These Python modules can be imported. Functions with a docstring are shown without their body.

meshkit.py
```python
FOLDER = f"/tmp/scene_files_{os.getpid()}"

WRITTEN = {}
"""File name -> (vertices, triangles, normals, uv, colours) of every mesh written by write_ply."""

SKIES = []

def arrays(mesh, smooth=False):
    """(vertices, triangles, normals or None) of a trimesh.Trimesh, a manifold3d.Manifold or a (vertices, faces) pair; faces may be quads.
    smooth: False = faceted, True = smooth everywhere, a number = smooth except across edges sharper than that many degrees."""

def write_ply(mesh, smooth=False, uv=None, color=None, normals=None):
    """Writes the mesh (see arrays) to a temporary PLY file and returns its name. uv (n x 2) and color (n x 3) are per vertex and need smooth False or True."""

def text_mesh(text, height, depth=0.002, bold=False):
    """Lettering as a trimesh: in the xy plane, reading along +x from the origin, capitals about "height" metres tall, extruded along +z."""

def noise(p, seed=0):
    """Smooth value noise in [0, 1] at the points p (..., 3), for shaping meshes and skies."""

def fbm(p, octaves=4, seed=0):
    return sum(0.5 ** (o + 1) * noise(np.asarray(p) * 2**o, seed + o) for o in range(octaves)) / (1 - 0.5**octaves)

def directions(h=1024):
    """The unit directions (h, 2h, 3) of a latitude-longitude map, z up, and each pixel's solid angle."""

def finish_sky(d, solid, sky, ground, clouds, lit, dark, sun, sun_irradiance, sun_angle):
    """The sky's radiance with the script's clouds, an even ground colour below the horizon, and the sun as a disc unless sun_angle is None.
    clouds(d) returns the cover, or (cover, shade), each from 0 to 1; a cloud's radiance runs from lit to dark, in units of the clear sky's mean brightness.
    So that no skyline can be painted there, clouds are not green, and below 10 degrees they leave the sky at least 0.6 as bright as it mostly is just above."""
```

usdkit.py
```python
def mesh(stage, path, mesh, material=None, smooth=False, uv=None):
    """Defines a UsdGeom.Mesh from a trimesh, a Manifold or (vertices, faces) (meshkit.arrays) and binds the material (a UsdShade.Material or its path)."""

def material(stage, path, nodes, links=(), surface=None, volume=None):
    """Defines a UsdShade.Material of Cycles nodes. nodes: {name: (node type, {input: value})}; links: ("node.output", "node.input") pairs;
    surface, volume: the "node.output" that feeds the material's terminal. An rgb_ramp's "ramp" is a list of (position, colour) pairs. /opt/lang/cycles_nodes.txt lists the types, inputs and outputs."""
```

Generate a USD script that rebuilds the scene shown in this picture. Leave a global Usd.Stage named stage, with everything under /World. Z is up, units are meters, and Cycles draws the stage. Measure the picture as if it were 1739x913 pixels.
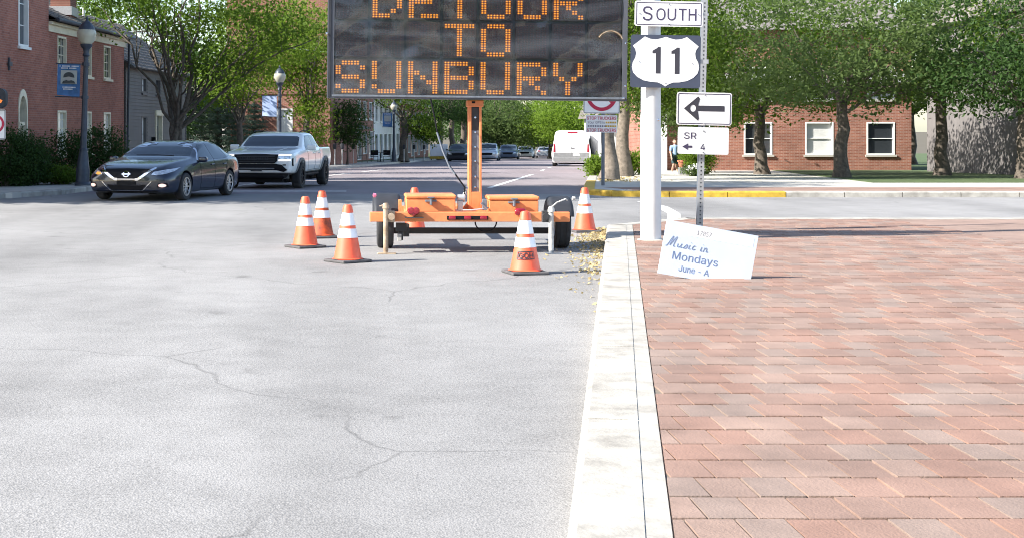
import math, numpy as np, trimesh, manifold3d as m3, usdkit, meshkit
from shapely.geometry import Polygon, Point, box as sbox, LineString
from shapely import affinity
from pxr import Usd, UsdGeom, UsdLux, Gf, Sdf, UsdShade

# ------------------------------------------------------------------ camera, sky, sun, exposure
stage = Usd.Stage.CreateInMemory()
UsdGeom.SetStageUpAxis(stage, 'Z'); UsdGeom.SetStageMetersPerUnit(stage, 1.0)
UsdGeom.Xform.Define(stage, '/World'); UsdGeom.Scope.Define(stage, '/World/Looks')
F, CX, HY, EYE, PW, PH = 2500.0, 600.0, 218.0, 1.8, 1739.0, 913.0      # focal length and principal point in photo pixels, eye height
cam = UsdGeom.Camera.Define(stage, '/World/camera')
cam.CreateHorizontalApertureAttr(36.0); cam.CreateFocalLengthAttr(F / PW * 36.0)
cam.CreateHorizontalApertureOffsetAttr((PW / 2 - CX) / PW * 36.0); cam.CreateVerticalApertureOffsetAttr(-(PH / 2 - HY) / PW * 36.0)
cam.CreateClippingRangeAttr((0.1, 5000.0)); cam.CreateExposureAttr(1.5)
cam.CreateFStopAttr(0.0)
cam.AddTranslateOp().Set((0, 0, EYE)); cam.AddRotateXYZOp().Set((90, 0, 0))

SUN = np.array([-0.78, -0.26, 0.565]); SUN /= np.linalg.norm(SUN)
dome = UsdLux.DomeLight.Define(stage, '/World/sky')
sky = usdkit.material(stage, '/World/Looks/sky_look', {
    's': ('sky_texture', {'sky_type': 'single_scattering', 'sun_disc': False, 'sun_elevation': math.asin(SUN[2]), 'sun_rotation': math.atan2(SUN[0], SUN[1])}),
    'b': ('background_shader', {'strength': 0.105})}, [('s.color', 'b.color')], surface='b.background')
UsdShade.MaterialBindingAPI.Apply(dome.GetPrim()).Bind(sky)
sun = UsdLux.DistantLight.Define(stage, '/World/sun')
sun.CreateIntensityAttr(1.25); sun.CreateNormalizeAttr(True); sun.CreateAngleAttr(0.5); sun.CreateColorAttr(Gf.Vec3f(1.0, 0.95, 0.87))
_q = Gf.Rotation(Gf.Vec3d(0, 0, 1), Gf.Vec3d(*map(float, SUN)))
sun.AddOrientOp().Set(Gf.Quatf(_q.GetQuat()))

# ------------------------------------------------------------------ helpers
_names = {}
def numbered(parent, name):
    k = (parent, name); n = _names.get(k, -1) + 1; _names[k] = n
    return f'{parent}/{name}' if n == 0 else f'{parent}/{name}_{n:03d}'
def tag(p, label=None, category=None, group=None, kind=None):
    p = p.GetPrim() if hasattr(p, 'GetPrim') else p
    for k, v in (('label', label), ('category', category), ('group', group), ('kind', kind)):
        if v: p.SetCustomDataByKey(k, v)
    return p
def path_of(parent):
    return '/World' if parent is None else str(parent.GetPath())
def put(name, mesh, mat, parent=None, smooth=False, **kw):
    if isinstance(mesh, list): mesh = join(mesh)
    m = usdkit.mesh(stage, numbered(path_of(parent), name), mesh, mat, smooth=smooth)
    tag(m, **kw); return m
def thing(name, label, category, loc=(0, 0, 0), rotz=0.0, group=None, tilt=0.0):
    x = UsdGeom.Xform.Define(stage, numbered('/World', name))
    x.AddTranslateOp().Set(Gf.Vec3d(*map(float, loc)))
    if rotz: x.AddRotateZOp().Set(float(math.degrees(rotz)))
    if tilt: x.AddRotateYOp().Set(float(tilt))
    tag(x, label, category, group); return x
def dup(src, name, loc, rotz=0.0, scale=None, **kw):
    x = UsdGeom.Xform.Define(stage, numbered('/World', name))
    x.GetPrim().GetReferences().AddInternalReference(src.GetPath()); x.GetPrim().SetInstanceable(True)
    x.ClearXformOpOrder()
    x.AddTranslateOp(opSuffix='p').Set(Gf.Vec3d(*map(float, loc)))
    x.AddRotateZOp(opSuffix='p').Set(float(math.degrees(rotz)))
    if scale: x.AddScaleOp(opSuffix='p').Set(Gf.Vec3f(*scale))
    tag(x, **kw); return x
def tm(v, f): return trimesh.Trimesh(np.asarray(v, float), np.asarray(f, int), process=False)
def join(ms):
    out, n, fs = [], 0, []
    for m in ms:
        v, f, _ = meshkit.arrays(m)
        out.append(v); fs.append(f + n); n += len(v)
    return tm(np.vstack(out), np.vstack(fs))
def bx(x0, x1, y0, y1, z0, z1):
    b = trimesh.creation.box((abs(x1 - x0), abs(y1 - y0), abs(z1 - z0))); b.apply_translation(((x0 + x1) / 2, (y0 + y1) / 2, (z0 + z1) / 2)); return b
def rbx(x0, x1, y0, y1, z0, z1, r=0.01, n=2):
    lo, hi = np.minimum((x0, y0, z0), (x1, y1, z1)), np.maximum((x0, y0, z0), (x1, y1, z1)); r = min(r, (hi - lo).min() / 2.01)
    pts = []
    for k in np.ndindex(2, 2, 2):
        c = np.where(k, hi - r, lo + r); s = np.where(k, 1, -1)
        for a in range(3):
            d = np.zeros(3); d[a] = r; pts.append(c + s * d)
        pts.append(c + s * r * 0.577)
    return trimesh.convex.convex_hull(np.array(pts))
def tube(pts, r, n=8, caps=True):
    pts = np.asarray(pts, float); r = np.broadcast_to(np.asarray(r, float), (len(pts),))
    t = np.gradient(pts, axis=0); t /= np.maximum(np.linalg.norm(t, axis=1, keepdims=True), 1e-9)
    ref = np.array([0, 0, 1.0]) if abs(t[0, 2]) < 0.9 else np.array([1.0, 0, 0])
    rings = []
    u = np.cross(t[0], ref); u /= np.linalg.norm(u)
    a = np.linspace(0, 2 * np.pi, n, endpoint=False)
    for i in range(len(pts)):
        u = u - t[i] * (u @ t[i]); u /= np.linalg.norm(u); w = np.cross(t[i], u)
        rings.append(pts[i] + r[i] * (np.cos(a)[:, None] * u + np.sin(a)[:, None] * w))
    v = np.vstack(rings); f = []
    for i in range(len(pts) - 1):
        for k in range(n):
            a0, a1, b0, b1 = i * n + k, i * n + (k + 1) % n, (i + 1) * n + k, (i + 1) * n + (k + 1) % n
            f += [[a0, a1, b1], [a0, b1, b0]]
    if caps:
        m = len(v); v = np.vstack([v, pts[0], pts[-1]])
        for k in range(n):
            f += [[m, (k + 1) % n, k], [m + 1, (len(pts) - 1) * n + k, (len(pts) - 1) * n + (k + 1) % n]]
    return tm(v, f)
def lathe(prof, n=24, axis='z', center=(0, 0, 0)):
    p = np.asarray(prof, float); a = np.linspace(0, 2 * np.pi, n, endpoint=False); v = []; f = []
    for r, z in p: v += [(r * math.cos(t), r * math.sin(t), z) for t in a]
    for i in range(len(p) - 1):
        for k in range(n):
            a0, a1, b0, b1 = i * n + k, i * n + (k + 1) % n, (i + 1) * n + k, (i + 1) * n + (k + 1) % n
            f += [[a0, a1, b1], [a0, b1, b0]]
    v = np.array(v)
    if axis == 'y': v = v[:, [0, 2, 1]] * [1, 1, -1]
    if axis == 'x': v = v[:, [2, 0, 1]]
    return tm(v + center, f)
def plate(poly, y0, y1, hole=None):
    """a polygon in (x, z), extruded from y0 (the face towards the viewer) to y1"""
    gs = getattr(poly, 'geoms', [poly]); out = []
    for g in gs:
        if g.is_empty or g.area < 1e-9: continue
        e = trimesh.creation.extrude_polygon(g, abs(y1 - y0), engine='earcut'); v = e.vertices
        out.append(tm(np.c_[v[:, 0], max(y0, y1) - v[:, 2], v[:, 1]], e.faces))
    return join(out)
def plate_x(poly, x0, x1):
    """a polygon in (y, z), extruded along x"""
    e = trimesh.creation.extrude_polygon(poly, abs(x1 - x0), engine='earcut'); v = e.vertices
    return tm(np.c_[min(x0, x1) + v[:, 2], v[:, 0], v[:, 1]], e.faces)
def rrect(x0, x1, z0, z1, r): return sbox(x0 + r, z0 + r, x1 - r, z1 - r).buffer(r, 6)
def words(txt, x0, x1, z0, z1, y, d=0.004, bold=False, shear=0.0):
    m = meshkit.text_mesh(txt, 1.0, d, bold); v = np.array(m.vertices); v[:, 0] += shear * v[:, 1]
    lo, hi = v.min(0), v.max(0)
    X = x0 + (v[:, 0] - lo[0]) / (hi[0] - lo[0]) * (x1 - x0); Z = z0 + (v[:, 1] - lo[1]) / (hi[1] - lo[1]) * (z1 - z0)
    return tm(np.c_[X, y - (v[:, 2] - lo[2]), Z], m.faces)
def rot(mesh, axis, deg, point=(0, 0, 0)):
    mesh = mesh.copy(); mesh.apply_transform(trimesh.transformations.rotation_matrix(math.radians(deg), axis, point)); return mesh
def at(mesh, x=0, y=0, z=0): m = mesh.copy(); m.apply_translation((x, y, z)); return m

# ground height: level at the junction, then the street runs gently downhill
SL = 0.014
def gz(Y):
    return np.interp(Y, [-1000, 41, 45, 330, 5000], [0, 0, -SL * 2, -SL * 287, -SL * 287 - 6])
def P(px, py, Y):                                                        # a point seen at a photo pixel, at depth Y
    return np.array([(px - CX) * Y / F, Y, EYE - (py - HY) * Y / F])
XL = lambda Y: -7.5 + 0.148 * (Y - 44)                                   # left and right kerb of the street, kerb of the near corner
XR = lambda Y: 6.9 + 0.170 * (Y - 44)
XN = lambda Y: 2.77 + 0.181 * (Y - 16.5)

# ------------------------------------------------------------------ materials
L = lambda n: '/World/Looks/' + n
def mat(name, col, rough=0.6, metal=0.0, vary=0.12, scale=4.0, bump=0.0, bscale=60.0, coat=0.0, space='obj', island=0.0, spec=0.5, col2=None, emit=0.0):
    c = np.array(col, float); n = {'p': ('principled_bsdf', {'roughness': rough, 'metallic': metal, 'coat_weight': coat, 'specular_ior_level': spec})}; l = []
    n['g'] = ('geometry', {}); n['t'] = ('texture_coordinate', {})
    src = 'g.position' if space == 'world' else 't.object'
    n['n'] = ('noise_texture', {'scale': scale, 'detail': 6.0, 'roughness': 0.6})
    c2 = np.array(col2, float) if col2 is not None else np.clip(c * (1 + vary), 0, 1)
    n['r'] = ('rgb_ramp', {'ramp': [(0.3, tuple(c * (1 - vary))), (0.7, tuple(c2))]})
    l += [(src, 'n.vector'), ('n.fac', 'r.fac')]
    out = 'r.color'
    if island:
        n['hs'] = ('hsv', {}); n['mr'] = ('map_range', {'to_min': 1 - island, 'to_max': 1 + island})
        l += [('g.random_per_island', 'mr.value'), (out, 'hs.color'), ('mr.result', 'hs.value')]; out = 'hs.color'
    l += [(out, 'p.base_color')]
    if bump:
        n['bn'] = ('noise_texture', {'scale': bscale, 'detail': 4.0}); n['bu'] = ('bump', {'strength': bump, 'distance': 0.01})
        l += [(src, 'bn.vector'), ('bn.fac', 'bu.height'), ('bu.normal', 'p.normal')]
    if emit: n['p'][1].update(emission_color=tuple(c), emission_strength=emit)
    usdkit.material(stage, L(name), n, l, surface='p.BSDF'); return L(name)
def glass_dark(name, col=(0.010, 0.016, 0.024), rough=0.02):
    usdkit.material(stage, L(name), {'p': ('principled_bsdf', {'base_color': col, 'roughness': rough, 'specular_ior_level': 0.8})}, surface='p.BSDF'); return L(name)
def leaf_mat(name, dark, light, trans=0.35):
    usdkit.material(stage, L(name), {
        'g': ('geometry', {}), 'r': ('rgb_ramp', {'ramp': [(0.0, dark), (0.6, tuple((np.array(dark) + np.array(light)) / 2)), (1.0, light)]}),
        'h': ('hsv', {'saturation': 1.05, 'value': 1.7}), 'p': ('principled_bsdf', {'roughness': 0.6, 'specular_ior_level': 0.15}),
        't': ('translucent_bsdf', {}), 'm': ('mix_closure', {'fac': trans})},
        [('g.random_per_island', 'r.fac'), ('r.color', 'p.base_color'), ('r.color', 'h.color'), ('h.color', 't.color'), ('p.BSDF', 'm.closure1'), ('t.BSDF', 'm.closure2')], surface='m.closure'); return L(name)

def asphalt_mat(name, lo, hi, tint=(1, 1, 1), crack=0.72):
    lo, hi = np.array(lo) * np.ones(3) * tint, np.array(hi) * np.ones(3) * tint
    n = {'g': ('geometry', {}), 'big': ('noise_texture', {'scale': 0.22, 'detail': 5.0, 'roughness': 0.65}), 'mid': ('noise_texture', {'scale': 2.5, 'detail': 6.0, 'roughness': 0.7}),
         'grit': ('noise_texture', {'scale': 38.0, 'detail': 3.0, 'roughness': 0.8}), 'vor': ('voronoi_texture', {'scale': 90.0}),
         'a1': ('math', {'math_type': 'multiply_add', 'value2': 0.55, 'value3': 0.0}), 'a2': ('math', {'math_type': 'multiply_add', 'value2': 0.3}), 'a3': ('math', {'math_type': 'multiply_add', 'value2': 0.95}),
         'r': ('rgb_ramp', {'ramp': [(0.58, tuple(lo)), (1.0, tuple(hi))]}),
         'wn': ('noise_texture', {'scale': 0.9, 'detail': 3.0}), 'wv': ('vector_math', {'math_type': 'scale', 'scale': 0.9}), 'wa': ('vector_math', {'math_type': 'add'}),
         'cr': ('voronoi_texture', {'scale': 0.16, 'feature': 'distance_to_edge'}), 'cm': ('map_range', {'from_min': 0.0008, 'from_max': 0.0035, 'to_min': crack, 'to_max': 1.0, 'clamp': True}),
         'gate': ('noise_texture', {'scale': 0.13}), 'gm': ('map_range', {'from_min': 0.42, 'from_max': 0.52, 'to_min': 0.0, 'to_max': 1.0, 'clamp': True}), 'cx': ('math', {'math_type': 'maximum'}),
         'mul': ('mix', {'mix_type': 'multiply', 'fac': 1.0}), 'p': ('principled_bsdf', {'roughness': 0.85, 'specular_ior_level': 0.3}), 'bu': ('bump', {'strength': 0.5, 'distance': 0.006}), 'cc': ('combine_color', {}), 'lm': ('mapping', {'scale': (0.55, 0.05, 1.0), 'rotation': (0, 0, 0.15)}), 'ln': ('noise_texture', {'scale': 1.0, 'detail': 3.0}), 'lr': ('map_range', {'from_min': 0.35, 'from_max': 0.6, 'to_min': 0.84, 'to_max': 1.03, 'clamp': True}), 'st': ('noise_texture', {'scale': 1.7, 'detail': 2.0}), 'sr': ('map_range', {'from_min': 0.68, 'from_max': 0.76, 'to_min': 1.0, 'to_max': 0.74, 'clamp': True}), 'x1': ('math', {'math_type': 'multiply'}), 'x2': ('math', {'math_type': 'multiply'})}
    l = [('g.position', 'lm.vector'), ('lm.vector', 'ln.vector'), ('ln.fac', 'lr.value'), ('g.position', 'st.vector'), ('st.fac', 'sr.value'), ('lr.result', 'x1.value1'), ('sr.result', 'x1.value2'), ('x1.value', 'x2.value1'), ('cx.value', 'x2.value2')] + [('g.position', f'{k}.vector') for k in ('big', 'mid', 'grit', 'vor', 'wn', 'gate')] + [('big.fac', 'a1.value1'), ('a1.value', 'a2.value3'), ('mid.fac', 'a2.value1'), ('a2.value', 'a3.value3'), ('grit.fac', 'a3.value1'), ('a3.value', 'r.fac'),
         ('wn.color', 'wv.vector1'), ('wv.vector', 'wa.vector1'), ('g.position', 'wa.vector2'), ('wa.vector', 'cr.vector'), ('cr.distance', 'cm.value'), ('gate.fac', 'gm.value'), ('gm.result', 'cx.value1'), ('cm.result', 'cx.value2'),
         ('x2.value', 'cc.r'), ('x2.value', 'cc.g'), ('x2.value', 'cc.b'), ('r.color', 'mul.color1'), ('cc.color', 'mul.color2'), ('mul.color', 'p.base_color'), ('vor.distance', 'bu.height'), ('bu.normal', 'p.normal')]
    usdkit.material(stage, L(name), n, l, surface='p.BSDF'); return L(name)
def brick_mat(name, axis, c1, c2, mortar, w=0.26, h=0.075, msize=0.006):
    n = {'g': ('geometry', {}), 's': ('separate_xyz', {}), 'c': ('combine_xyz', {}), 'b': ('brick_texture', {'color1': c1, 'color2': c2, 'mortar': mortar, 'scale': 1.0, 'mortar_size': msize, 'mortar_smooth': 0.3, 'bias': 0.0, 'brick_width': w, 'row_height': h}),
         'no': ('noise_texture', {'scale': 0.8, 'detail': 6.0, 'roughness': 0.7}), 'mr': ('map_range', {'from_min': 0.25, 'from_max': 0.75, 'to_min': 0.72, 'to_max': 1.28}), 'hs': ('hsv', {}), 'p': ('principled_bsdf', {'roughness': 0.9, 'specular_ior_level': 0.2}),
         'bu': ('bump', {'strength': 0.6, 'distance': 0.008, 'invert': True})}
    l = [('g.position', 's.vector'), (f's.{axis}', 'c.x'), ('s.z', 'c.y'), ('c.vector', 'b.vector'), ('g.position', 'no.vector'), ('no.fac', 'mr.value'), ('mr.result', 'hs.value'), ('b.color', 'hs.color'), ('hs.color', 'p.base_color'), ('b.fac', 'bu.height'), ('bu.normal', 'p.normal')]
    usdkit.material(stage, L(name), n, l, surface='p.BSDF'); return L(name)

M = {}
M['asphalt'] = asphalt_mat('worn_asphalt', 0.105, 0.275, (1.0, 0.985, 0.975))
M['asphalt_dark'] = asphalt_mat('street_asphalt', 0.10, 0.235, (1.09, 0.95, 1.0))
M['concrete'] = mat('concrete', (0.42, 0.40, 0.36), 0.85, vary=0.14, scale=1.2, bump=0.3, space='world')
M['kerb'] = mat('kerb_concrete', (0.33, 0.31, 0.275), 0.85, vary=0.3, scale=3.5, col2=(0.45, 0.43, 0.385), bump=0.35, bscale=40, space='world')
M['kerb_yellow'] = mat('kerb_yellow_paint', (0.48, 0.31, 0.035), 0.7, vary=0.35, scale=5, space='world')
M['line'] = mat('road_paint', (0.62, 0.62, 0.60), 0.7, vary=0.25, scale=6, space='world')
M['paver'] = [mat(f'paver_{n}', c, 0.85, vary=0.24, scale=1.6, bump=0.5, bscale=70, space='world', island=0.09) for n, c in zip(('rose', 'tan', 'brown', 'grey', 'red'), ((0.25, 0.157, 0.122), (0.265, 0.182, 0.146), (0.232, 0.15, 0.118), (0.24, 0.176, 0.146), (0.25, 0.148, 0.112)))]
M['sand'] = mat('paver_joint_sand', (0.15, 0.125, 0.10), 0.95, scale=20, space='world')
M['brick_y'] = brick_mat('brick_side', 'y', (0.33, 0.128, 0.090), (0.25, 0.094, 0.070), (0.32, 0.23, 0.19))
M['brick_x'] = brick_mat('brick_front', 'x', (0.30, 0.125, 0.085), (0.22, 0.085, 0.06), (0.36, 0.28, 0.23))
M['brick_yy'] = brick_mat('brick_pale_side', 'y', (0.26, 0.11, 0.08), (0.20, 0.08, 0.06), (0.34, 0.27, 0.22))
M['cream'] = mat('cream_paint', (0.68, 0.61, 0.46), 0.6, vary=0.1)
M['white'] = mat('white_paint', (0.72, 0.72, 0.70), 0.5, vary=0.05)
M['siding'] = mat('grey_siding', (0.135, 0.125, 0.122), 0.7, vary=0.12, scale=1.5, space='world')
M['siding_white'] = mat('white_siding', (0.62, 0.62, 0.62), 0.7, vary=0.08, scale=1.5, space='world')
M['shingle'] = mat('roof_shingle', (0.22, 0.20, 0.185), 0.95, vary=0.3, scale=2.0, bump=0.5, space='world', island=0.3)
M['blind_and_glare'] = mat('window_blind_and_glare', (0.62, 0.62, 0.60), 0.25, coat=0.6, vary=0.1, scale=2)  # white stands in for reflections in the left house panes; blinds on the right
M['window'] = glass_dark('window_glass', (0.03, 0.035, 0.04), 0.03)
M['carglass'] = glass_dark('car_glass')
M['green_paint'] = mat('door_green_grey', (0.20, 0.21, 0.17), 0.6)
M['dark_door'] = mat('dark_door', (0.05, 0.055, 0.06), 0.5)
M['iron'] = mat('lamp_iron', (0.045, 0.055, 0.075), 0.45, 0.3, vary=0.25, scale=8)
M['globe'] = mat('lamp_globe', (0.40, 0.385, 0.31), 0.25, vary=0.12, scale=3)
M['bark'] = mat('bark', (0.095, 0.078, 0.062), 0.95, vary=0.45, scale=9, bump=0.9, bscale=25)
M['bark_pale'] = mat('bark_pale', (0.15, 0.125, 0.10), 0.95, vary=0.4, scale=9, bump=0.9, bscale=25)
M['leaf'] = leaf_mat('leaf_maple', (0.078, 0.130, 0.018), (0.36, 0.42, 0.055), 0.48)
M['leaf_bright'] = leaf_mat('leaf_bright', (0.12, 0.185, 0.025), (0.43, 0.48, 0.065), 0.5)
M['leaf_dark'] = leaf_mat('leaf_dark', (0.038, 0.075, 0.020), (0.15, 0.215, 0.05), 0.36)
M['leaf_olive'] = leaf_mat('leaf_olive', (0.085, 0.125, 0.04), (0.28, 0.32, 0.105), 0.45)
M['needle'] = leaf_mat('needle_blue', (0.09, 0.13, 0.09), (0.32, 0.38, 0.27), 0.25)
M['litter'] = leaf_mat('leaf_litter', (0.40, 0.32, 0.17), (0.66, 0.58, 0.38), 0.2)
M['grass'] = leaf_mat('grass', (0.03, 0.055, 0.012), (0.09, 0.13, 0.03), 0.25)
M['soil'] = mat('soil', (0.09, 0.075, 0.05), 0.95, vary=0.3, scale=1.0, space='world', bump=0.5)
M['lawn'] = mat('lawn', (0.055, 0.085, 0.025), 0.95, vary=0.35, scale=3.0, space='world', bump=0.8, bscale=30)
M['rubber'] = mat('rubber', (0.022, 0.022, 0.024), 0.8, vary=0.3, scale=12)
M['rubber_grey'] = mat('cone_rubber', (0.075, 0.072, 0.075), 0.85, vary=0.3, scale=12)
M['black'] = mat('black_plastic', (0.008, 0.008, 0.010), 0.6, spec=0.15)
M['black_iron'] = mat('black_iron', (0.03, 0.03, 0.032), 0.6, vary=0.3)
M['fender'] = mat('fender_plastic', (0.028, 0.031, 0.038), 0.6, vary=0.2, scale=5, spec=0.25)
M['alloy'] = mat('alloy', (0.62, 0.62, 0.63), 0.28, 0.9, vary=0.05)
M['chrome'] = mat('chrome', (0.78, 0.78, 0.80), 0.08, 1.0, vary=0.02)
M['galv'] = mat('galvanised', (0.46, 0.47, 0.48), 0.5, 0.6, vary=0.12, scale=14)
M['galv_dark'] = mat('weathered_steel', (0.16, 0.18, 0.21), 0.5, 0.4, vary=0.2, scale=14)
M['pole_white'] = mat('pole_paint', (0.56, 0.56, 0.555), 0.42, vary=0.06, scale=3)
M['orange'] = mat('trailer_orange', (0.58, 0.19, 0.070), 0.55, vary=0.12, scale=5, coat=0.08, col2=(0.76, 0.255, 0.092), bump=0.15, bscale=30)
M['cone_orange'] = mat('cone_orange', (0.78, 0.112, 0.050), 0.5, vary=0.15, scale=6, coat=0.1)
M['cone_dirty'] = mat('cone_scuffed', (0.05, 0.035, 0.03), 0.7, vary=0.2, scale=7, col2=(0.72, 0.10, 0.02))
M['reflect'] = mat('cone_band', (0.76, 0.76, 0.78), 0.4, vary=0.06, scale=9)
M['rust_and_glare'] = mat('rusty_white_and_glare', (0.30, 0.19, 0.10), 0.8, vary=0.4, scale=7, col2=(0.52, 0.42, 0.32))  # rust of the jacks; also colours the painted reflection on the board
M['scuff_white'] = mat('scuffed_white', (0.42, 0.41, 0.39), 0.6, vary=0.35, scale=9)
M['red_lens'] = mat('red_lens', (0.24, 0.004, 0.018), 0.12, coat=0.8)
M['pink_lens'] = mat('pink_lens', (0.70, 0.16, 0.26), 0.12, coat=0.8)
M['board_frame'] = mat('board_frame', (0.075, 0.08, 0.095), 0.5, vary=0.1, scale=2)
M['board_back'] = mat('board_back', (0.055, 0.068, 0.090), 0.6, vary=0.15)
M['module'] = mat('led_module', (0.098, 0.080, 0.094), 0.55, vary=0.15, scale=6)
M['led_off'] = mat('led_off', (0.16, 0.085, 0.095), 0.3, vary=0.2)
for n_, c_, s_ in (('led_on', (1.0, 0.23, 0.012), 0.27), ('led_core', (1.0, 0.48, 0.07), 0.66)):
    usdkit.material(stage, L(n_), {'g': ('geometry', {}), 'm': ('map_range', {'to_min': s_ * 0.6, 'to_max': s_ * 1.2}), 'p': ('principled_bsdf', {'base_color': (0.5, 0.16, 0.015), 'roughness': 0.3, 'emission_color': c_})}, [('g.random_per_island', 'm.value'), ('m.result', 'p.emission_strength')], surface='p.BSDF'); M[n_] = L(n_)
usdkit.material(stage, L('clear_sheet'), {'g': ('geometry', {}), 'n': ('noise_texture', {'scale': 0.45, 'detail': 1.0}), 'b': ('bump', {'strength': 0.16, 'distance': 0.25}), 'f': ('fresnel', {'IOR': 1.5}),
    't': ('transparent_bsdf', {'color': (0.95, 0.97, 0.97)}), 'gl': ('glossy_bsdf', {'roughness': 0.03, 'color': (1, 1, 1)}), 'm': ('mix_closure', {}),
    'dp': ('mapping', {'scale': (0.6, 1.0, 2.2), 'rotation': (0, 0.35, 0)}), 'dn': ('noise_texture', {'scale': 0.8, 'detail': 4.0, 'distortion': 1.2}), 'dm': ('map_range', {'from_min': 0.42, 'from_max': 0.72, 'to_min': 0.006, 'to_max': 0.095, 'clamp': True}), 'd': ('diffuse_bsdf', {'color': (0.42, 0.44, 0.47)}), 'md': ('mix_closure', {})},
    [('g.position', 'n.vector'), ('n.fac', 'b.height'), ('b.normal', 'gl.normal'), ('f.fac', 'm.fac'), ('t.BSDF', 'm.closure1'), ('gl.BSDF', 'm.closure2'), ('g.position', 'dp.vector'), ('dp.vector', 'dn.vector'), ('dn.fac', 'dm.value'), ('dm.result', 'md.fac'), ('m.closure', 'md.closure1'), ('d.BSDF', 'md.closure2')], surface='md.closure'); M['sheet'] = L('clear_sheet')
M['sign_white'] = mat('sign_white', (0.74, 0.74, 0.74), 0.4, vary=0.03, scale=3)
M['sign_grey'] = mat('sign_faded', (0.66, 0.66, 0.66), 0.5, vary=0.08, scale=4)
M['sign_black'] = mat('sign_black', (0.035, 0.034, 0.045), 0.5, vary=0.1, scale=3)
M['sign_navy'] = mat('sign_dark_ground', (0.045, 0.055, 0.085), 0.5, vary=0.1, scale=3)
M['sign_purple'] = mat('sign_letter', (0.050, 0.040, 0.085), 0.5)
M['sign_red'] = mat('sign_red', (0.42, 0.012, 0.05), 0.5)
M['placard'] = mat('placard', (0.48, 0.56, 0.68), 0.6, vary=0.03)
M['ink_blue'] = mat('ink_blue', (0.12, 0.17, 0.30), 0.6)
M['ink_grey'] = mat('ink_grey', (0.20, 0.21, 0.24), 0.6)
M['banner'] = mat('banner_blue', (0.055, 0.15, 0.33), 0.7, vary=0.45, scale=3)
M['banner_pale'] = mat('banner_pale', (0.42, 0.52, 0.74), 0.7, vary=0.15, scale=4)
M['photo_grey'] = mat('portrait_ground', (0.36, 0.38, 0.36), 0.7)
M['photo_dark'] = mat('portrait_dark', (0.045, 0.05, 0.05), 0.7)
M['photo_mid'] = mat('portrait_mid', (0.40, 0.37, 0.34), 0.7)
M['hand_orange'] = mat('signal_orange', (0.9, 0.22, 0.03), 0.5, emit=0.2)
M['amber'] = mat('amber_lamp', (0.95, 0.42, 0.08), 0.3, emit=0.22)
M['drl'] = mat('lit_lamp', (1.0, 0.93, 0.88), 0.3, emit=0.45)
M['drl_pink'] = mat('lit_fog_lamp', (1.0, 0.62, 0.52), 0.3, emit=0.32)
M['lens'] = mat('headlight_lens', (0.50, 0.54, 0.60), 0.08, 0.5, coat=1.0, vary=0.5, scale=14)
M['skin'] = mat('skin', (0.46, 0.27, 0.20), 0.6, vary=0.05)
M['shirt'] = mat('light_blue_shirt', (0.22, 0.33, 0.52), 0.8)
M['shorts'] = mat('dark_teal_shorts', (0.02, 0.05, 0.055), 0.8)
M['hair'] = mat('brown_hair', (0.07, 0.045, 0.03), 0.7)
M['terracotta'] = mat('terracotta', (0.38, 0.13, 0.075), 0.7)
M['hydrant_green'] = mat('hydrant_green', (0.02, 0.05, 0.05), 0.5)
def paint(name, col, metal=0.3, coat=1.0, spec=0.5): return mat('paint_' + name, col, 0.25, metal, vary=0.03, coat=coat, spec=spec)
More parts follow.
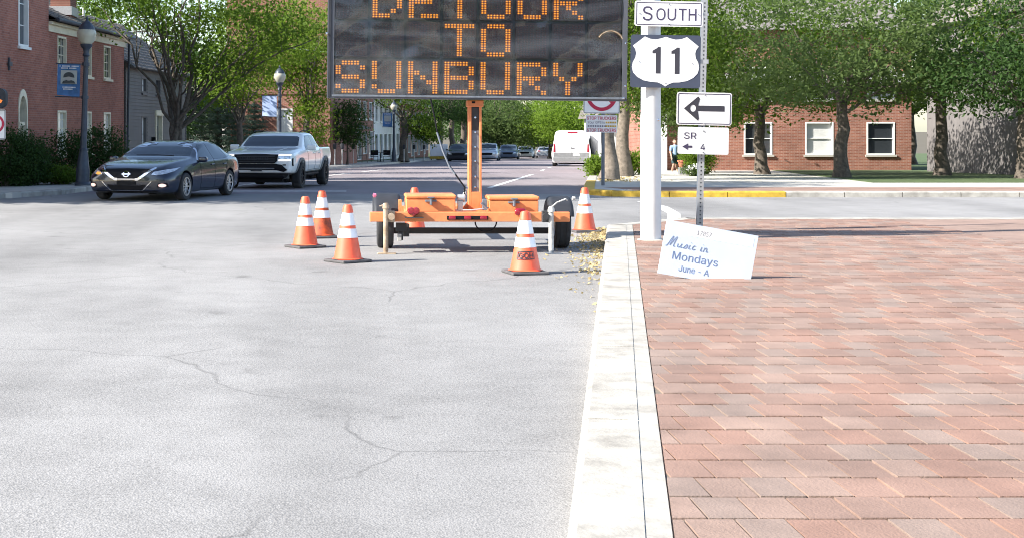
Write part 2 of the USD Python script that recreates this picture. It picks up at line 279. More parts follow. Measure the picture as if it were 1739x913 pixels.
M['navy'] = paint('navy', (0.006, 0.009, 0.020), 0.0, 1.0, 0.4); M['silver'] = paint('silver_white', (0.72, 0.725, 0.71), 0.0); M['van_white'] = paint('van_white', (0.76, 0.76, 0.76), 0.0)
M['dkgrey'] = paint('dark_grey', (0.02, 0.022, 0.026)); M['bluegrey'] = paint('blue_grey', (0.11, 0.15, 0.22)); M['lightsilver'] = paint('light_silver', (0.42, 0.45, 0.50), 0.5); M['tanpaint'] = paint('tan', (0.36, 0.33, 0.28), 0.2)
M['bumper_grey'] = mat('bumper_plastic', (0.17, 0.175, 0.18), 0.6)

# ------------------------------------------------------------------ the setting: ground, road, pavements, kerbs
BANDS = [-60, 0, 41, 45, 90, 150, 230, 330, 700]
def slab(poly, z0, z1):
    """a polygon on the map raised from z0 to z1 above the sloping ground"""
    out = []
    for a, b in zip(BANDS[:-1], BANDS[1:]):
        g = poly.intersection(sbox(-500, a, 500, b))
        for q in getattr(g, 'geoms', [g]):
            if q.geom_type != 'Polygon' or q.area < 1e-4: continue
            e = trimesh.creation.extrude_polygon(q, z1 - z0, engine='earcut'); v = e.vertices.copy(); v[:, 2] += z0 + gz(v[:, 1]); out.append(tm(v, e.faces))
    return join(out)
def sheet(poly, z):
    out = []
    for a, b in zip(BANDS[:-1], BANDS[1:]):
        g = poly.intersection(sbox(-500, a, 500, b))
        for q in getattr(g, 'geoms', [g]):
            if q.geom_type != 'Polygon' or q.area < 1e-4: continue
            v, f = trimesh.creation.triangulate_polygon(q, engine='earcut'); n = np.cross(v[f[0, 1]] - v[f[0, 0]], v[f[0, 2]] - v[f[0, 0]])
            if n < 0: f = f[:, ::-1]
            out.append(tm(np.c_[v, z + gz(v[:, 1])], f))
    return join(out)
gy = np.array([-60, 41, 45, 90, 150, 230, 330, 700, 4000.0]); gx = np.array([-3000, -300, 300, 3000.0])
gv = np.array([(x, y, gz(y) - 0.06) for y in gy for x in gx]); gf = []
for i in range(len(gy) - 1):
    for j in range(len(gx) - 1):
        a = i * len(gx) + j; gf += [[a, a + 1, a + len(gx) + 1], [a, a + len(gx) + 1, a + len(gx)]]
put('ground', tm(gv, gf), M['soil'], kind='structure')
street = Polygon([(XL(36), 36), (XR(36), 36), (XR(330), 330), (XL(330), 330)])
junction = sbox(-120, -60, 120, 40.2)
put('road', sheet(junction, 0.0), M['asphalt'], kind='structure')
put('street', sheet(street.difference(sbox(-200, -60, 200, 40.2)), 0.0), M['asphalt_dark'], kind='structure')

left_block = Polygon([(-130, 36.2), (XL(44) - 3.2, 36.2), (XL(44) - 1.0, 37.6), (XL(44) - 0.0, 41), (XL(330), 330), (-130, 330)])
def arc(cx, cy, r, a0, a1, n=7): return [(cx + r * math.cos(math.radians(a)), cy + r * math.sin(math.radians(a))) for a in np.linspace(a0, a1, n)]
rc = (XR(38.4) + 1.7, 38.4 + 1.5)
right_block = Polygon([(130, 38.4)] + arc(rc[0], rc[1], 1.5, 270, 190) + [(XR(330), 330), (130, 330)])
nr = (XN(27.2) + 1.4, 27.2 - 1.3)
near_edge = [(XN(-20), -20)] + [(XN(y), y) for y in (0, 8, 14, 20, 25.4)] + arc(nr[0], nr[1], 1.3, 165, 90)
near_block = Polygon(near_edge + [(130, 27.2), (130, -20)])
KW, KH = 0.315, 0.15
put('far_left_pavement', slab(left_block.buffer(-0.30), -0.05, 0.135), M['concrete'], kind='structure')
put('far_right_pavement', slab(right_block.buffer(-0.30), -0.05, 0.135), M['concrete'], kind='structure')
put('lawn', slab(Polygon([(-130, 36.9), (XL(44) - 4.0, 36.9), (XL(44) - 3.2, 39.4), (XL(48) - 3.2, 48), (XL(330) - 3.2, 330), (-130, 330)]), 0.0, 0.16), M['lawn'], kind='structure')
put('right_lawn', slab(Polygon([(XR(46) + 9, 46), (130, 46), (130, 330), (XR(330) + 7, 330)]), 0.0, 0.15), M['lawn'], kind='structure')
put('near_pavement', slab(near_block.buffer(-KW - 0.10), -0.05, 0.138), M['sand'], kind='structure')
edge = Polygon(near_block).buffer(-KW).difference(near_block.buffer(-KW - 0.11)).intersection(sbox(-5, -20, 40, 40))
put('pavement_border', slab(edge, -0.05, 0.146), M['kerb'], kind='structure')

def kerb_run(name, pts, mats, piece=2.4, h=KH, w=KW, side=1, label=None, gap=0.012):
    """kerb stones along a line on the map, each a piece of its own"""
    k = UsdGeom.Xform.Define(stage, numbered('/World', name)); tag(k, kind='structure')
    ls = LineString(pts); n = max(1, int(ls.length / piece)); s = np.linspace(0, ls.length, n + 1)
    for i in range(n):
        a, b = np.array(ls.interpolate(s[i] + gap).coords[0]), np.array(ls.interpolate(s[i + 1] - gap).coords[0])
        d = (b - a) / np.linalg.norm(b - a); nrm = np.array([d[1], -d[0]]) * side; v = []
        prof = [(0.0, -0.05), (0.0, h - 0.035), (0.012, h - 0.012), (0.04, h), (w, h), (w, -0.05)]
        for q in (a, b):
            for u, z in prof: p = q + nrm * u; v.append((p[0], p[1], z + float(gz(p[1]))))
        m = trimesh.convex.convex_hull(np.array(v))
        put('kerb_stone', m, mats(a) if callable(mats) else mats, k)
    return k
kerb_run('near_kerb', near_edge[1:], lambda a: M['kerb'], 2.6, h=0.15)
kerb_run('near_corner_kerb', [near_edge[-1], (60, 27.2)], M['kerb'], 3.0)
kerb_run('right_corner_kerb', [(XR(52), 52), (XR(46), 46)] + [tuple(p) for p in arc(rc[0], rc[1], 1.5, 190, 270)] + [(60, 38.4)], lambda a: M['kerb_yellow'] if a[1] < 49 and a[0] < 10.2 else M['kerb'], 1.5, side=-1)
kerb_run('right_kerb', [(XR(230), 230), (XR(52), 52)], M['kerb'], 3.0, side=-1)
kerb_run('left_kerb', [(-60, 36.2), (XL(44) - 3.2, 36.2), (XL(44) - 1.0, 37.6), (XL(44), 41), (XL(44), 44), (XL(230), 230)], M['kerb'], 3.0, side=-1)

def strip(a, b, w): return LineString([a, b]).buffer(w / 2, cap_style=2)
def marking(name, polys): put(name, join([sheet(p, 0.004) for p in polys]), M['line'], kind='structure')
marking('lane_line', [strip((4.15, 45), (8.4, 69), 0.17)] + [strip((8.4 + 0.165 * (y - 69), y), (8.4 + 0.165 * (y + 4 - 69), y + 4), 0.17) for y in range(80, 220, 12)])
marking('lane_line', [strip((XL(y) + 3.2, y), (XL(y + 9) + 3.2, y + 9), 0.15) for y in (46, 64, 76)])
marking('stop_line', [strip((-6.6, 42.2), (-0.2, 42.2), 0.45)])
marking('crosswalk_line', [LineString([(7.1, 36.2), (7.05, 33.5), (6.75, 31.0), (6.28, 28.8)]).buffer(0.13, cap_style=2)])

rng = np.random.default_rng(7)
# brick pavers of the near pavement, in rows across the view
pav = UsdGeom.Xform.Define(stage, '/World/brick_paving'); tag(pav, kind='structure')
inside = near_block.buffer(-KW - 0.118); PX, PY = 0.215, 0.37
cand = []
for r, y in enumerate(np.arange(5.5, 27.0, PY)):
    o = (r % 2) * PX / 2
    for x in np.arange(math.floor((XN(y)) / PX) * PX, min(9.5, (1820 - CX) / F * y + 0.6), PX):
        q = sbox(x + o + 0.006, y + 0.010, x + o + PX - 0.006, y + PY - 0.010).intersection(inside)
        if q.is_empty or q.geom_type != 'Polygon' or q.area < 0.006: continue
        c = q.centroid; py = HY + (EYE - 0.15) * F / c.y; px = CX + c.x * F / c.y
        cand.append((not (px < 1215 and py < 500), -(y), q))
cand.sort(key=lambda t: (t[0], t[1] if not t[0] else -t[1]))
def paver(q):
    h = 0.1485 + rng.uniform(-0.0025, 0.0025); e = trimesh.creation.extrude_polygon(q, 0.06, engine='earcut'); v = e.vertices.copy(); v[:, 2] += h - 0.06; return tm(v, e.faces)
singles = [c for c in cand if not c[0]][-300:]; ids = {id(c) for c in singles}; rest = {}
for c in cand:
    m = paver(c[2]); k = int(rng.integers(0, 5))
    if id(c) in ids: put('paver', m, M['paver'][k], pav)
    else: rest.setdefault(k, []).append(m)
for k, ms in rest.items(): put('paving_bricks', join(ms), M['paver'][k], pav, kind='stuff')
# beyond the single bricks the paving goes on as one plain sheet
put('outer_paving', slab(inside.intersection(sbox(9.4, -20, 130, 27)), 0.0, 0.140), M['paver'][1], kind='structure')
# brick strip of the far right corner
put('corner_paving', slab(Polygon([(XR(42) + 0.5, 41.5), (40, 41.5), (40, 39), (rc[0], 39)]), 0.10, 0.139), M['paver'][0], kind='structure')

# ------------------------------------------------------------------ leaves and trees
def leaf_cloud(cent, per, sig, size, rng, flat=0.6, aspect=0.55):
    n = len(cent) * per; c = np.repeat(cent, per, 0) + rng.normal(size=(n, 3)) * np.asarray(sig)
    a = rng.uniform(0, 2 * np.pi, n); el = rng.normal(0, flat, n) - 0.25; d = np.c_[np.cos(a) * np.cos(el), np.sin(a) * np.cos(el), np.sin(el)]
    u = np.cross(d, rng.normal(size=(n, 3)) * [flat, flat, 1] + [0, 0, 0.8]); u /= np.maximum(np.linalg.norm(u, axis=1, keepdims=True), 1e-6)
    s = size * rng.uniform(0.6, 1.25, (n, 1)); nn = np.cross(d, u)
    v = np.stack([c - d * s * 0.5, c + u * s * aspect * 0.5 + nn * s * 0.1, c + d * s * 0.5, c - u * s * aspect * 0.5 + nn * s * 0.1], 1).reshape(-1, 3)
    i = np.arange(n)[:, None] * 4; f = np.vstack([i + [0, 1, 2], i + [0, 2, 3]]); return tm(v, f)
def blob_points(n, c, r, rng, hollow=0.45, seed=0, lump=0.5):
    d = rng.normal(size=(n * 2, 3)); d /= np.linalg.norm(d, axis=1, keepdims=True)
    k = meshkit.noise(d * 2.3 + seed * 7.1, seed) ; rad = (hollow + (1 - hollow) * rng.uniform(0, 1, n * 2) ** 0.6) * (1 - lump / 2 + lump * k)
    p = d * rad[:, None]; return (p * np.asarray(r) + np.asarray(c))[:n]
def tree(name, label, base, r0, fork, blobs, leaf, size=0.17, per=34, sig=(0.42, 0.42, 0.22), seed=0, group=None, bark='bark', limbs=7, lean=(0, 0), stems=1, category='tree'):
    """blobs: (centre x, y, z relative to the base, radii, clumps)"""
    rng = np.random.default_rng(seed); t = thing(name, label, category, base, group=group)
    cents = [blob_points(n, c, r, rng, seed=seed + i) for i, (c, r, n) in enumerate(blobs)]; allc = np.vstack(cents); wood = []
    for s in range(stems):
        f = np.array([lean[0] * fork, lean[1] * fork, fork]) + (rng.normal(size=3) * [0.25, 0.1, 0.1] if s else 0)
        o = rng.normal(size=3) * [0.15, 0.1, 0] if s else np.zeros(3)
        tr = np.linspace(0, 1, 7)[:, None]; line = o + f * tr + rng.normal(size=(7, 3)) * [r0 * 0.18, r0 * 0.18, 0]
        rr = r0 * (1 - 0.32 * tr[:, 0]) / math.sqrt(stems); rr[0] *= 1.5; rr[1] *= 1.08; wood.append(tube(line, rr, 10))
        far = allc[rng.choice(len(allc), limbs, replace=False)]
        for g in far:
            st = line[-1] - f * rng.uniform(0, 0.18); mid = st * 0.45 + g * 0.55 + [0, 0, 0.12 * np.linalg.norm(g - st)]; k = np.linspace(0, 1, 8)[:, None]
            b = (1 - k) ** 2 * st + 2 * k * (1 - k) * mid + k ** 2 * g; b[1:-1] += rng.normal(size=(6, 3)) * 0.05 * np.linalg.norm(g - st) ** 0.5
            rb = np.linspace(r0 * rng.uniform(0.18, 0.36), r0 * 0.05, 8); wood.append(tube(b, rb, 7))
            near = allc[np.argsort(((allc - b[5]) ** 2).sum(1))[rng.integers(4, 60, 5)]]
            for h in near:
                i = int(rng.integers(2, 6)); e = np.linspace(0, 1, 5)[:, None]; q = b[i] * (1 - e) + h * e + rng.normal(size=(5, 3)) * 0.05; q[0] = b[i]; wood.append(tube(q, np.linspace(rb[i] * 0.6, 0.012, 5), 5))
    put('trunk', join(wood), M[bark], t, smooth=60)
    put('crown', leaf_cloud(allc, per, sig, size, rng), M[leaf], t)
    return t
def bush(name, label, base, r, n, leaf, size=0.11, per=30, sig=(0.16, 0.16, 0.12), seed=0, group=None, category='bush', blobs=None):
    rng = np.random.default_rng(seed); t = thing(name, label, category, base, group=group)
    c = np.vstack([blob_points(k, c0, r0, rng, 0.3, seed + j) for j, (c0, r0, k) in enumerate(blobs or [((0, 0, r[2] * 0.85), r, n)])]); c[:, 2] = np.abs(c[:, 2]) + 0.05
    st = [tube(np.linspace((rng.normal() * 0.1, rng.normal() * 0.1, 0), g, 4), np.linspace(0.02, 0.006, 4), 5) for g in c[rng.choice(len(c), min(14, len(c)), replace=False)]]
    put('stems', join(st), M['bark'], t); put('foliage', leaf_cloud(c, per, sig, size, rng), M[leaf], t); return t
def spruce(name, label, base, h, r, seed=0):
    rng = np.random.default_rng(seed); t = thing(name, label, 'evergreen tree', base)
    put('trunk', tube([(0, 0, 0), (0, 0, h * 0.5), (0, 0, h)], [0.2, 0.13, 0.02], 8), M['bark'], t)
    br, cs = [], []
    for z in np.arange(0.35, h * 0.97, 0.30):
        R = r * (1 - z / h) ** 0.75 * rng.uniform(0.85, 1.1)
        for a in np.linspace(0, 2 * np.pi, max(6, int(13 * (1 - z / h) + 5)), endpoint=False) + rng.uniform(0, 1):
            e = np.array([math.cos(a) * R, math.sin(a) * R, -0.16 * R]) * rng.uniform(0.8, 1.12); k = np.linspace(0, 1, 5)[:, None]
            line = np.array([0, 0, z]) + k * e + np.array([0, 0, 0.18 * R]) * k ** 2.5; br.append(tube(line[::2], [0.022, 0.014, 0.006], 4))
            m = max(5, int(R * 9)); kk = rng.uniform(0.15, 1.0, m)[:, None]; cs.append(np.array([0, 0, z]) + kk * e + np.array([0, 0, 0.18 * R]) * kk ** 2.5)
    put('branches', join(br), M['bark'], t); put('needles', leaf_cloud(np.vstack(cs), 7, (0.09, 0.09, 0.06), 0.20, rng, 0.35, 0.28), M['needle'], t); return t

# ------------------------------------------------------------------ buildings
def Xf(px, Y, X0, Y0, s): pass
class Facade:
    """a wall seen edge-on along the street: x = x0 + s (Y - Y0); u runs along Y"""
    def __init__(self, x0, Y0, s): self.x0, self.Y0, self.s = x0, Y0, s
    def X(self, Y): return self.x0 + self.s * (Y - self.Y0)
    def Yof(self, px):                                                    # depth at which the wall crosses a photo column
        k = (px - CX) / F; return (self.x0 - self.s * self.Y0) / (k - self.s)
    def slab(self, Ya, Yb, z0, z1, out0, out1):
        """a box hugging the wall from out0 to out1 metres in front of it (towards the street)"""
        v = [(self.X(Y) + o, Y, z) for Y in (Ya, Yb) for o in (out0, out1) for z in (z0, z1)]; return trimesh.convex.convex_hull(np.array(v))
    def prism(self, poly, out0, out1):
        """a polygon in (Y, z), as thick as out0 .. out1"""
        m = plate_x(poly, out0, out1); v = m.vertices.copy(); v[:, 0] += self.X(v[:, 1]); return tm(v, m.faces)
def window_on(fc, parent, Ya, Yb, z0, z1, frame='cream', rows=3, cols=2, sill=True, glass='window', name='window', depth=0.10, arch=False, body=None):
    """an opening with a frame, bars and a recessed pane; the wall itself is cut by the caller"""
    t = 0.07
    w = put(name, [fc.slab(Ya, Ya + t, z0, z1, -depth, 0.012), fc.slab(Yb - t, Yb, z0, z1, -depth, 0.012), fc.slab(Ya + t, Yb - t, z1 - t, z1, -depth, 0.012), fc.slab(Ya + t, Yb - t, z0, z0 + t, -depth, 0.012)], M[frame], parent)
    put('pane', fc.slab(Ya + t, Yb - t, z0 + t, z1 - t, -depth - 0.01, -depth + 0.01), M[glass], w)
    bars = [fc.slab(Ya + t, Yb - t, z0 + (z1 - z0) * k / rows - 0.014, z0 + (z1 - z0) * k / rows + 0.014, -depth + 0.008, -depth + 0.03) for k in range(1, rows)]
    bars += [fc.slab(Ya + (Yb - Ya) * k / cols - 0.012, Ya + (Yb - Ya) * k / cols + 0.012, z0 + t, z1 - t, -depth + 0.008, -depth + 0.028) for k in range(1, cols)]
    if bars: put('glazing_bars', bars, M[frame], w)
    if sill: put('sill', fc.slab(Ya - 0.06, Yb + 0.06, z0 - 0.09, z0 - 0.002, -0.02, 0.09), M[frame], w)
    return w
def wall_with_holes(fc, Ya, Yb, z0, z1, holes, thick=0.35):
    p = sbox(Ya, z0, Yb, z1)
    for h in holes: p = p.difference(h)
    return join([fc.prism(g, -thick, 0.0) for g in getattr(p, 'geoms', [p])])

# the main brick house and its taller front block
FM = Facade(-10.40, 50.0, 0.098); z0 = float(gz(50)) + 0.0
house = thing('brick_house', 'red brick house with cream eaves, tall windows and chimney behind the near street lamp', 'house')
Yw = [FM.Yof(105), FM.Yof(149), FM.Yof(182)]; HB = []
ups = [(y - 0.52, y + 0.52, 3.72, 5.02) for y in Yw]; los = [(y - 0.52, y + 0.52, 0.85, 2.42) for y in Yw]
for a, b, c, d in ups + los: HB.append(sbox(a, c, b, d))
put('wall', [wall_with_holes(FM, 50.0, 60.3, -0.5, 5.1, HB), FM.slab(59.95, 60.3, -0.5, 5.1, -9.0, -0.36), FM.slab(50, 59.9, -0.5, 5.1, -0.9, -0.7)], M['brick_y'], house)
for a, b, c, d in ups: window_on(FM, house, a, b, c, d, rows=4, cols=3)
for a, b, c, d in los: window_on(FM, house, a, b, c, d, rows=5, cols=3, glass='blind_and_glare')  # bright reflections put into the pane colour, no blinds hang here
put('eaves_board', [FM.slab(50.02, 60.5, 5.10, 5.42, -0.3, 0.05), FM.slab(50.02, 60.5, 5.34, 5.44, 0.05, 0.16)], M['cream'], house)
put('gutter', [tube([(FM.X(50.02) + 0.36, 50.02, 5.50), (FM.X(60.7) + 0.36, 60.7, 5.50)], 0.07, 8), tube([(FM.X(60.4) + 0.18, 60.42, 5.45), (FM.X(60.4) + 0.10, 60.42, 0.0)], 0.05, 6)], M['iron'], house)
def roof_rows(name, quad, n, parent, mt='shingle', th=0.03):
    """courses of shingles on the sloping quad (eave a, eave b, ridge b, ridge a)"""
    a, b, c, d = (np.array(p, float) for p in quad); nr = np.cross(b - a, d - a); nr /= np.linalg.norm(nr); nr *= np.sign(nr[2]); out = []
    for k in range(n):
        p0, p1 = k / n, min(1.0, (k + 1.25) / n)
        e0, e1, f0, f1 = a + (d - a) * p0, b + (c - b) * p0, a + (d - a) * p1, b + (c - b) * p1
        m = max(2, int(np.linalg.norm(e1 - e0) / 0.42))
        for i in range(m):
            u0, u1 = i / m + 0.004, (i + 1) / m - 0.004; lift = nr * (th * (0.9 + 0.35 * ((i * 7 + k * 3) % 5) / 5)); v = []
            for q0, q1, h in ((e0, e1, lift), (f0, f1, nr * 0.004)): 
                for u in (u0, u1): v += [q0 + (q1 - q0) * u + h, q0 + (q1 - q0) * u - nr * 0.01]
            v = np.array(v); out.append(tm(v, [[0, 2, 6], [0, 6, 4], [0, 1, 3], [0, 3, 2], [0, 4, 5], [0, 5, 1], [2, 3, 7], [2, 7, 6]]))
    return put(name, join(out), M[mt], parent, kind='stuff')
E0, E1 = np.array((FM.X(50.0) + 0.36, 50.0, 5.50)), np.array((FM.X(60.7) + 0.36, 60.7, 5.50)); R0, R1 = E0 + (-4.2, 0, 2.0), E1 + (-4.2, -4.2, 2.0)
rf = put('roof', tm([E0, E1, R1, R0, E1 + (-9, 0.3, 0), E0 + (-9, 0, 0)], [[0, 1, 2], [0, 2, 3], [1, 4, 2], [4, 5, 3], [4, 3, 2], [0, 5, 4], [0, 4, 1]]), M['shingle'], house)
roof_rows('shingles', (E0 + (0, 0.02, 0.02), E1 + (0, -0.02, 0.02), R1 + (0, 0, 0.02), R0 + (0, 0.02, 0.02)), 17, rf)
c0 = P(108, 10, 54.0); put('chimney', [bx(c0[0] - 0.36, c0[0] + 0.36, 53.4, 54.6, 5.4, 8.0)], M['brick_yy'], house); put('chimney_flashing', [bx(c0[0] - 0.40, c0[0] + 0.42, 53.36, 54.64, 5.9, 6.22)], M['galv'], house)
put('vent_pipe', tube([(FM.X(57.6) - 0.9, 57.6, 5.9), (FM.X(57.6) - 0.9, 57.6, 6.5)], 0.06, 8), M['white'], house)

FB = Facade(-10.40 + 0.06, 50.0, 0.098)
block = thing('brick_building', 'taller red brick building with arched door at the left edge of the photo', 'building')
Y1, Y2 = FB.Yof(30.5), FB.Yof(46); zt = 3.02
arch = Polygon([(Y1, 0.0), (Y2, 0.0)] + [((Y1 + Y2) / 2 + (Y2 - Y1) / 2 * math.cos(a), 2.45 + 0.6 * math.sin(a)) for a in np.linspace(0, math.pi, 13)])
W1 = (FB.Yof(31), FB.Yof(48), 4.42, 7.2); holes = [sbox(W1[0], W1[2], W1[1], W1[3]), arch]
put('wall', [wall_with_holes(FB, 39.6, 49.98, -0.5, 9.6, holes), bx(FB.X(49.98) - 9.0, FB.X(49.98) - 0.36, 49.6, 49.98, -0.5, 9.6), bx(FB.X(39.6) - 9.0, FB.X(39.6) - 0.36, 39.6, 39.95, -0.5, 9.6), FB.slab(40, 49.5, -0.5, 9.6, -1.1, -0.9), bx(-20.5, -20.2, 39.6, 49.98, -0.5, 9.6)], M['brick_y'], block)
put('roof', bx(-20.6, FB.X(49.9) + 0.3, 39.3, 50.2, 9.6, 9.9), M['shingle'], block)
window_on(FB, block, *W1, frame='white', rows=4, cols=2, depth=0.14)
ar = arch.difference(affinity.scale(arch, 0.80, 0.93, origin=((Y1 + Y2) / 2, 0)))
dr = put('door', FB.prism(affinity.scale(arch, 0.80, 0.93, origin=((Y1 + Y2) / 2, 0)), -0.30, -0.25), M['dark_door'], block)
put('door_frame', FB.prism(ar, -0.28, 0.03), M['cream'], block); put('door_reveal', [FB.prism(sbox(Y1 + 0.16, 0, Y2 - 0.55, 2.3), -0.24, -0.20)], M['green_paint'], block)
put('transom', FB.slab(Y1 - 0.02, Y1 + 0.5, 1.88, 2.0, -0.2, 0.06), M['cream'], block)
put('wall_tie', [FB.slab(FB.Yof(14) - 0.04, FB.Yof(14) + 0.04, 3.6, 4.0, 0.0, 0.06), FB.slab(FB.Yof(14) - 0.14, FB.Yof(14) + 0.14, 3.74, 3.86, 0.06, 0.09)], M['iron'], block)

# grey clapboard house
FG = Facade(FM.X(60.5), 60.5, 0.098); YG1 = FG.Yof(315)
gh = thing('grey_house', 'grey clapboard house with narrow windows behind the largest street tree', 'house')
gw = [(FG.Yof(240), FG.Yof(248.5), 3.32, 4.00), (FG.Yof(264), FG.Yof(272), 3.30, 4.02), (FG.Yof(240), FG.Yof(248.5), 0.75, 2.32)]
gdoor = (FG.Yof(263), FG.Yof(274), -0.1, 2.50); gh_h = [sbox(a, c, b, d) for a, b, c, d in gw] + [sbox(gdoor[0], gdoor[2], gdoor[1], gdoor[3])]
put('wall', [wall_with_holes(FG, 60.5, YG1, -0.7, 4.30, gh_h, 0.25), FG.slab(YG1 - 0.3, YG1, -0.7, 4.3, -7.5, -0.26), FG.slab(60.6, YG1 - 0.4, -0.7, 4.3, -1.0, -0.8)], M['siding'], gh)
bl = []
for k in range(32):
    za = -0.3 + k * 0.145; p = sbox(60.52, za, YG1 - 0.06, za + 0.14)
    for h in gh_h: p = p.difference(h.buffer(0.09, join_style=2))
    for g in getattr(p, 'geoms', [p]):
        if g.is_empty: continue
        (ya, zl, yb, zh) = g.bounds
        bl.append(trimesh.convex.convex_hull(np.array([(FG.X(y) + o, y, z) for y in (ya, yb) for o, z in ((0.0, zh), (0.030, zl), (0.0, zl), (0.008, zh))])))
put('clapboards', join(bl), M['siding'], gh, kind='stuff')
put('corner_board', FG.slab(YG1 - 0.14, YG1 + 0.02, -0.5, 4.3, -0.05, 0.04), M['iron'], gh)
for k, (a, b, c, d) in enumerate(gw): window_on(FG, gh, a, b, c, d, frame='siding', rows=2, cols=1, depth=0.12, glass='blind_and_glare' if k != 1 else 'window')
gd = put('door', FG.slab(gdoor[0] + 0.12, gdoor[1] - 0.12, gdoor[2], gdoor[3] - 0.15, -0.14, -0.09), M['green_paint'], gh)
put('door_frame', [FG.slab(gdoor[0], gdoor[0] + 0.13, gdoor[2], gdoor[3], -0.1, 0.06), FG.slab(gdoor[1] - 0.13, gdoor[1], gdoor[2], gdoor[3], -0.1, 0.06), FG.slab(gdoor[0] - 0.1, gdoor[1] + 0.1, gdoor[3] - 0.14, gdoor[3] + 0.1, -0.1, 0.1)], M['cream'], gh)
put('door_panel', [FG.slab(gdoor[0] + 0.35, gdoor[1] - 0.35, 0.9, 1.9, -0.09, -0.07)], M['window'], gd)
Ea, Eb = np.array((FG.X(60.5) + 0.35, 60.5, 4.30)), np.array((FG.X(YG1) + 0.35, YG1 + 0.3, 4.30)); Ra, Rb = Ea + (-3.6, 0, 2.6), Eb + (-3.6, 0, 2.6)
grf = put('roof', tm([Ea, Eb, Rb, Ra, Eb + (-7.4, 0, 0), Ea + (-7.4, 0, 0)], [[0, 1, 2], [0, 2, 3], [1, 4, 2], [4, 5, 3], [4, 3, 2], [0, 3, 5], [0, 5, 4], [0, 4, 1]]), M['shingle'], gh)
roof_rows('shingles', (Ea + (0, 0.02, 0.02), Eb + (0, 0, 0.02), Rb + (0, 0, 0.02), Ra + (0, 0.02, 0.02)), 16, grf)
put('lamp', [FG.slab(FG.Yof(257) - 0.08, FG.Yof(257) + 0.08, 1.0, 1.4, 0.02, 0.18)], M['black'], gh)

# brick building whose end wall faces the camera, shops beyond it
def camera_wall(parent, x0, x1, Y, z0, z1, holes, mt, thick=0.3, name='wall'):
    p = sbox(x0, z0, x1, z1)
    for h in holes: p = p.difference(h)
    return put(name, plate(p, Y, Y + thick), M[mt], parent)
def front_window(parent, x0, x1, Y, z0, z1, frame='white', name='window', rows=2, cols=1, glass='window'):
    t = 0.07; w = put(name, plate(sbox(x0, z0, x1, z1).difference(sbox(x0 + t, z0 + t, x1 - t, z1 - t)), Y - 0.02, Y + 0.14), M[frame], parent)
    put('pane', bx(x0 + t, x1 - t, Y + 0.10, Y + 0.12, z0 + t, z1 - t), M[glass], w)
    b = [bx(x0 + t, x1 - t, Y + 0.05, Y + 0.098, z0 + (z1 - z0) * k / rows - 0.02, z0 + (z1 - z0) * k / rows + 0.02) for k in range(1, rows)] + [bx(x0 + (x1 - x0) * k / cols - 0.02, x0 + (x1 - x0) * k / cols + 0.02, Y + 0.06, Y + 0.097, z0 + t, z1 - t) for k in range(1, cols)]
    if b: put('glazing_bars', b, M[frame], w)
    return w
b2 = thing('brick_building', 'brick building with pale panel beside the second street lamp', 'building')
Yb = 96.0; xa, xb = P(385, 0, Yb)[0], P(560, 0, Yb)[0]; wx0, wx1 = P(470, 0, Yb)[0], P(497, 0, Yb)[0]; zz1, zz0 = P(0, 185, Yb)[2], P(0, 240, Yb)[2]
camera_wall(b2, xa, xb, Yb, -2, 11, [sbox(wx0, zz0, wx1, zz1)], 'brick_x')
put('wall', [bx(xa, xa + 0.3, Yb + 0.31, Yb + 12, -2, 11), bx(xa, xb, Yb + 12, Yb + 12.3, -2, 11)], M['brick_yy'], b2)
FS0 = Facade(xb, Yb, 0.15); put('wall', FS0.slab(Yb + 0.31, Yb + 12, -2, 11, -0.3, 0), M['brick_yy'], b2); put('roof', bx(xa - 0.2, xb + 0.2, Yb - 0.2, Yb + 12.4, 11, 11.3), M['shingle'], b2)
put('band_course', bx(xa, xb + 0.04, Yb - 0.05, Yb - 0.002, P(0, 158, Yb)[2] - 0.1, P(0, 158, Yb)[2] + 0.1), M['brick_yy'], b2)
front_window(b2, wx0, wx1, Yb, zz0, zz1, rows=1, cols=2, glass='siding_white', name='pale_panel')

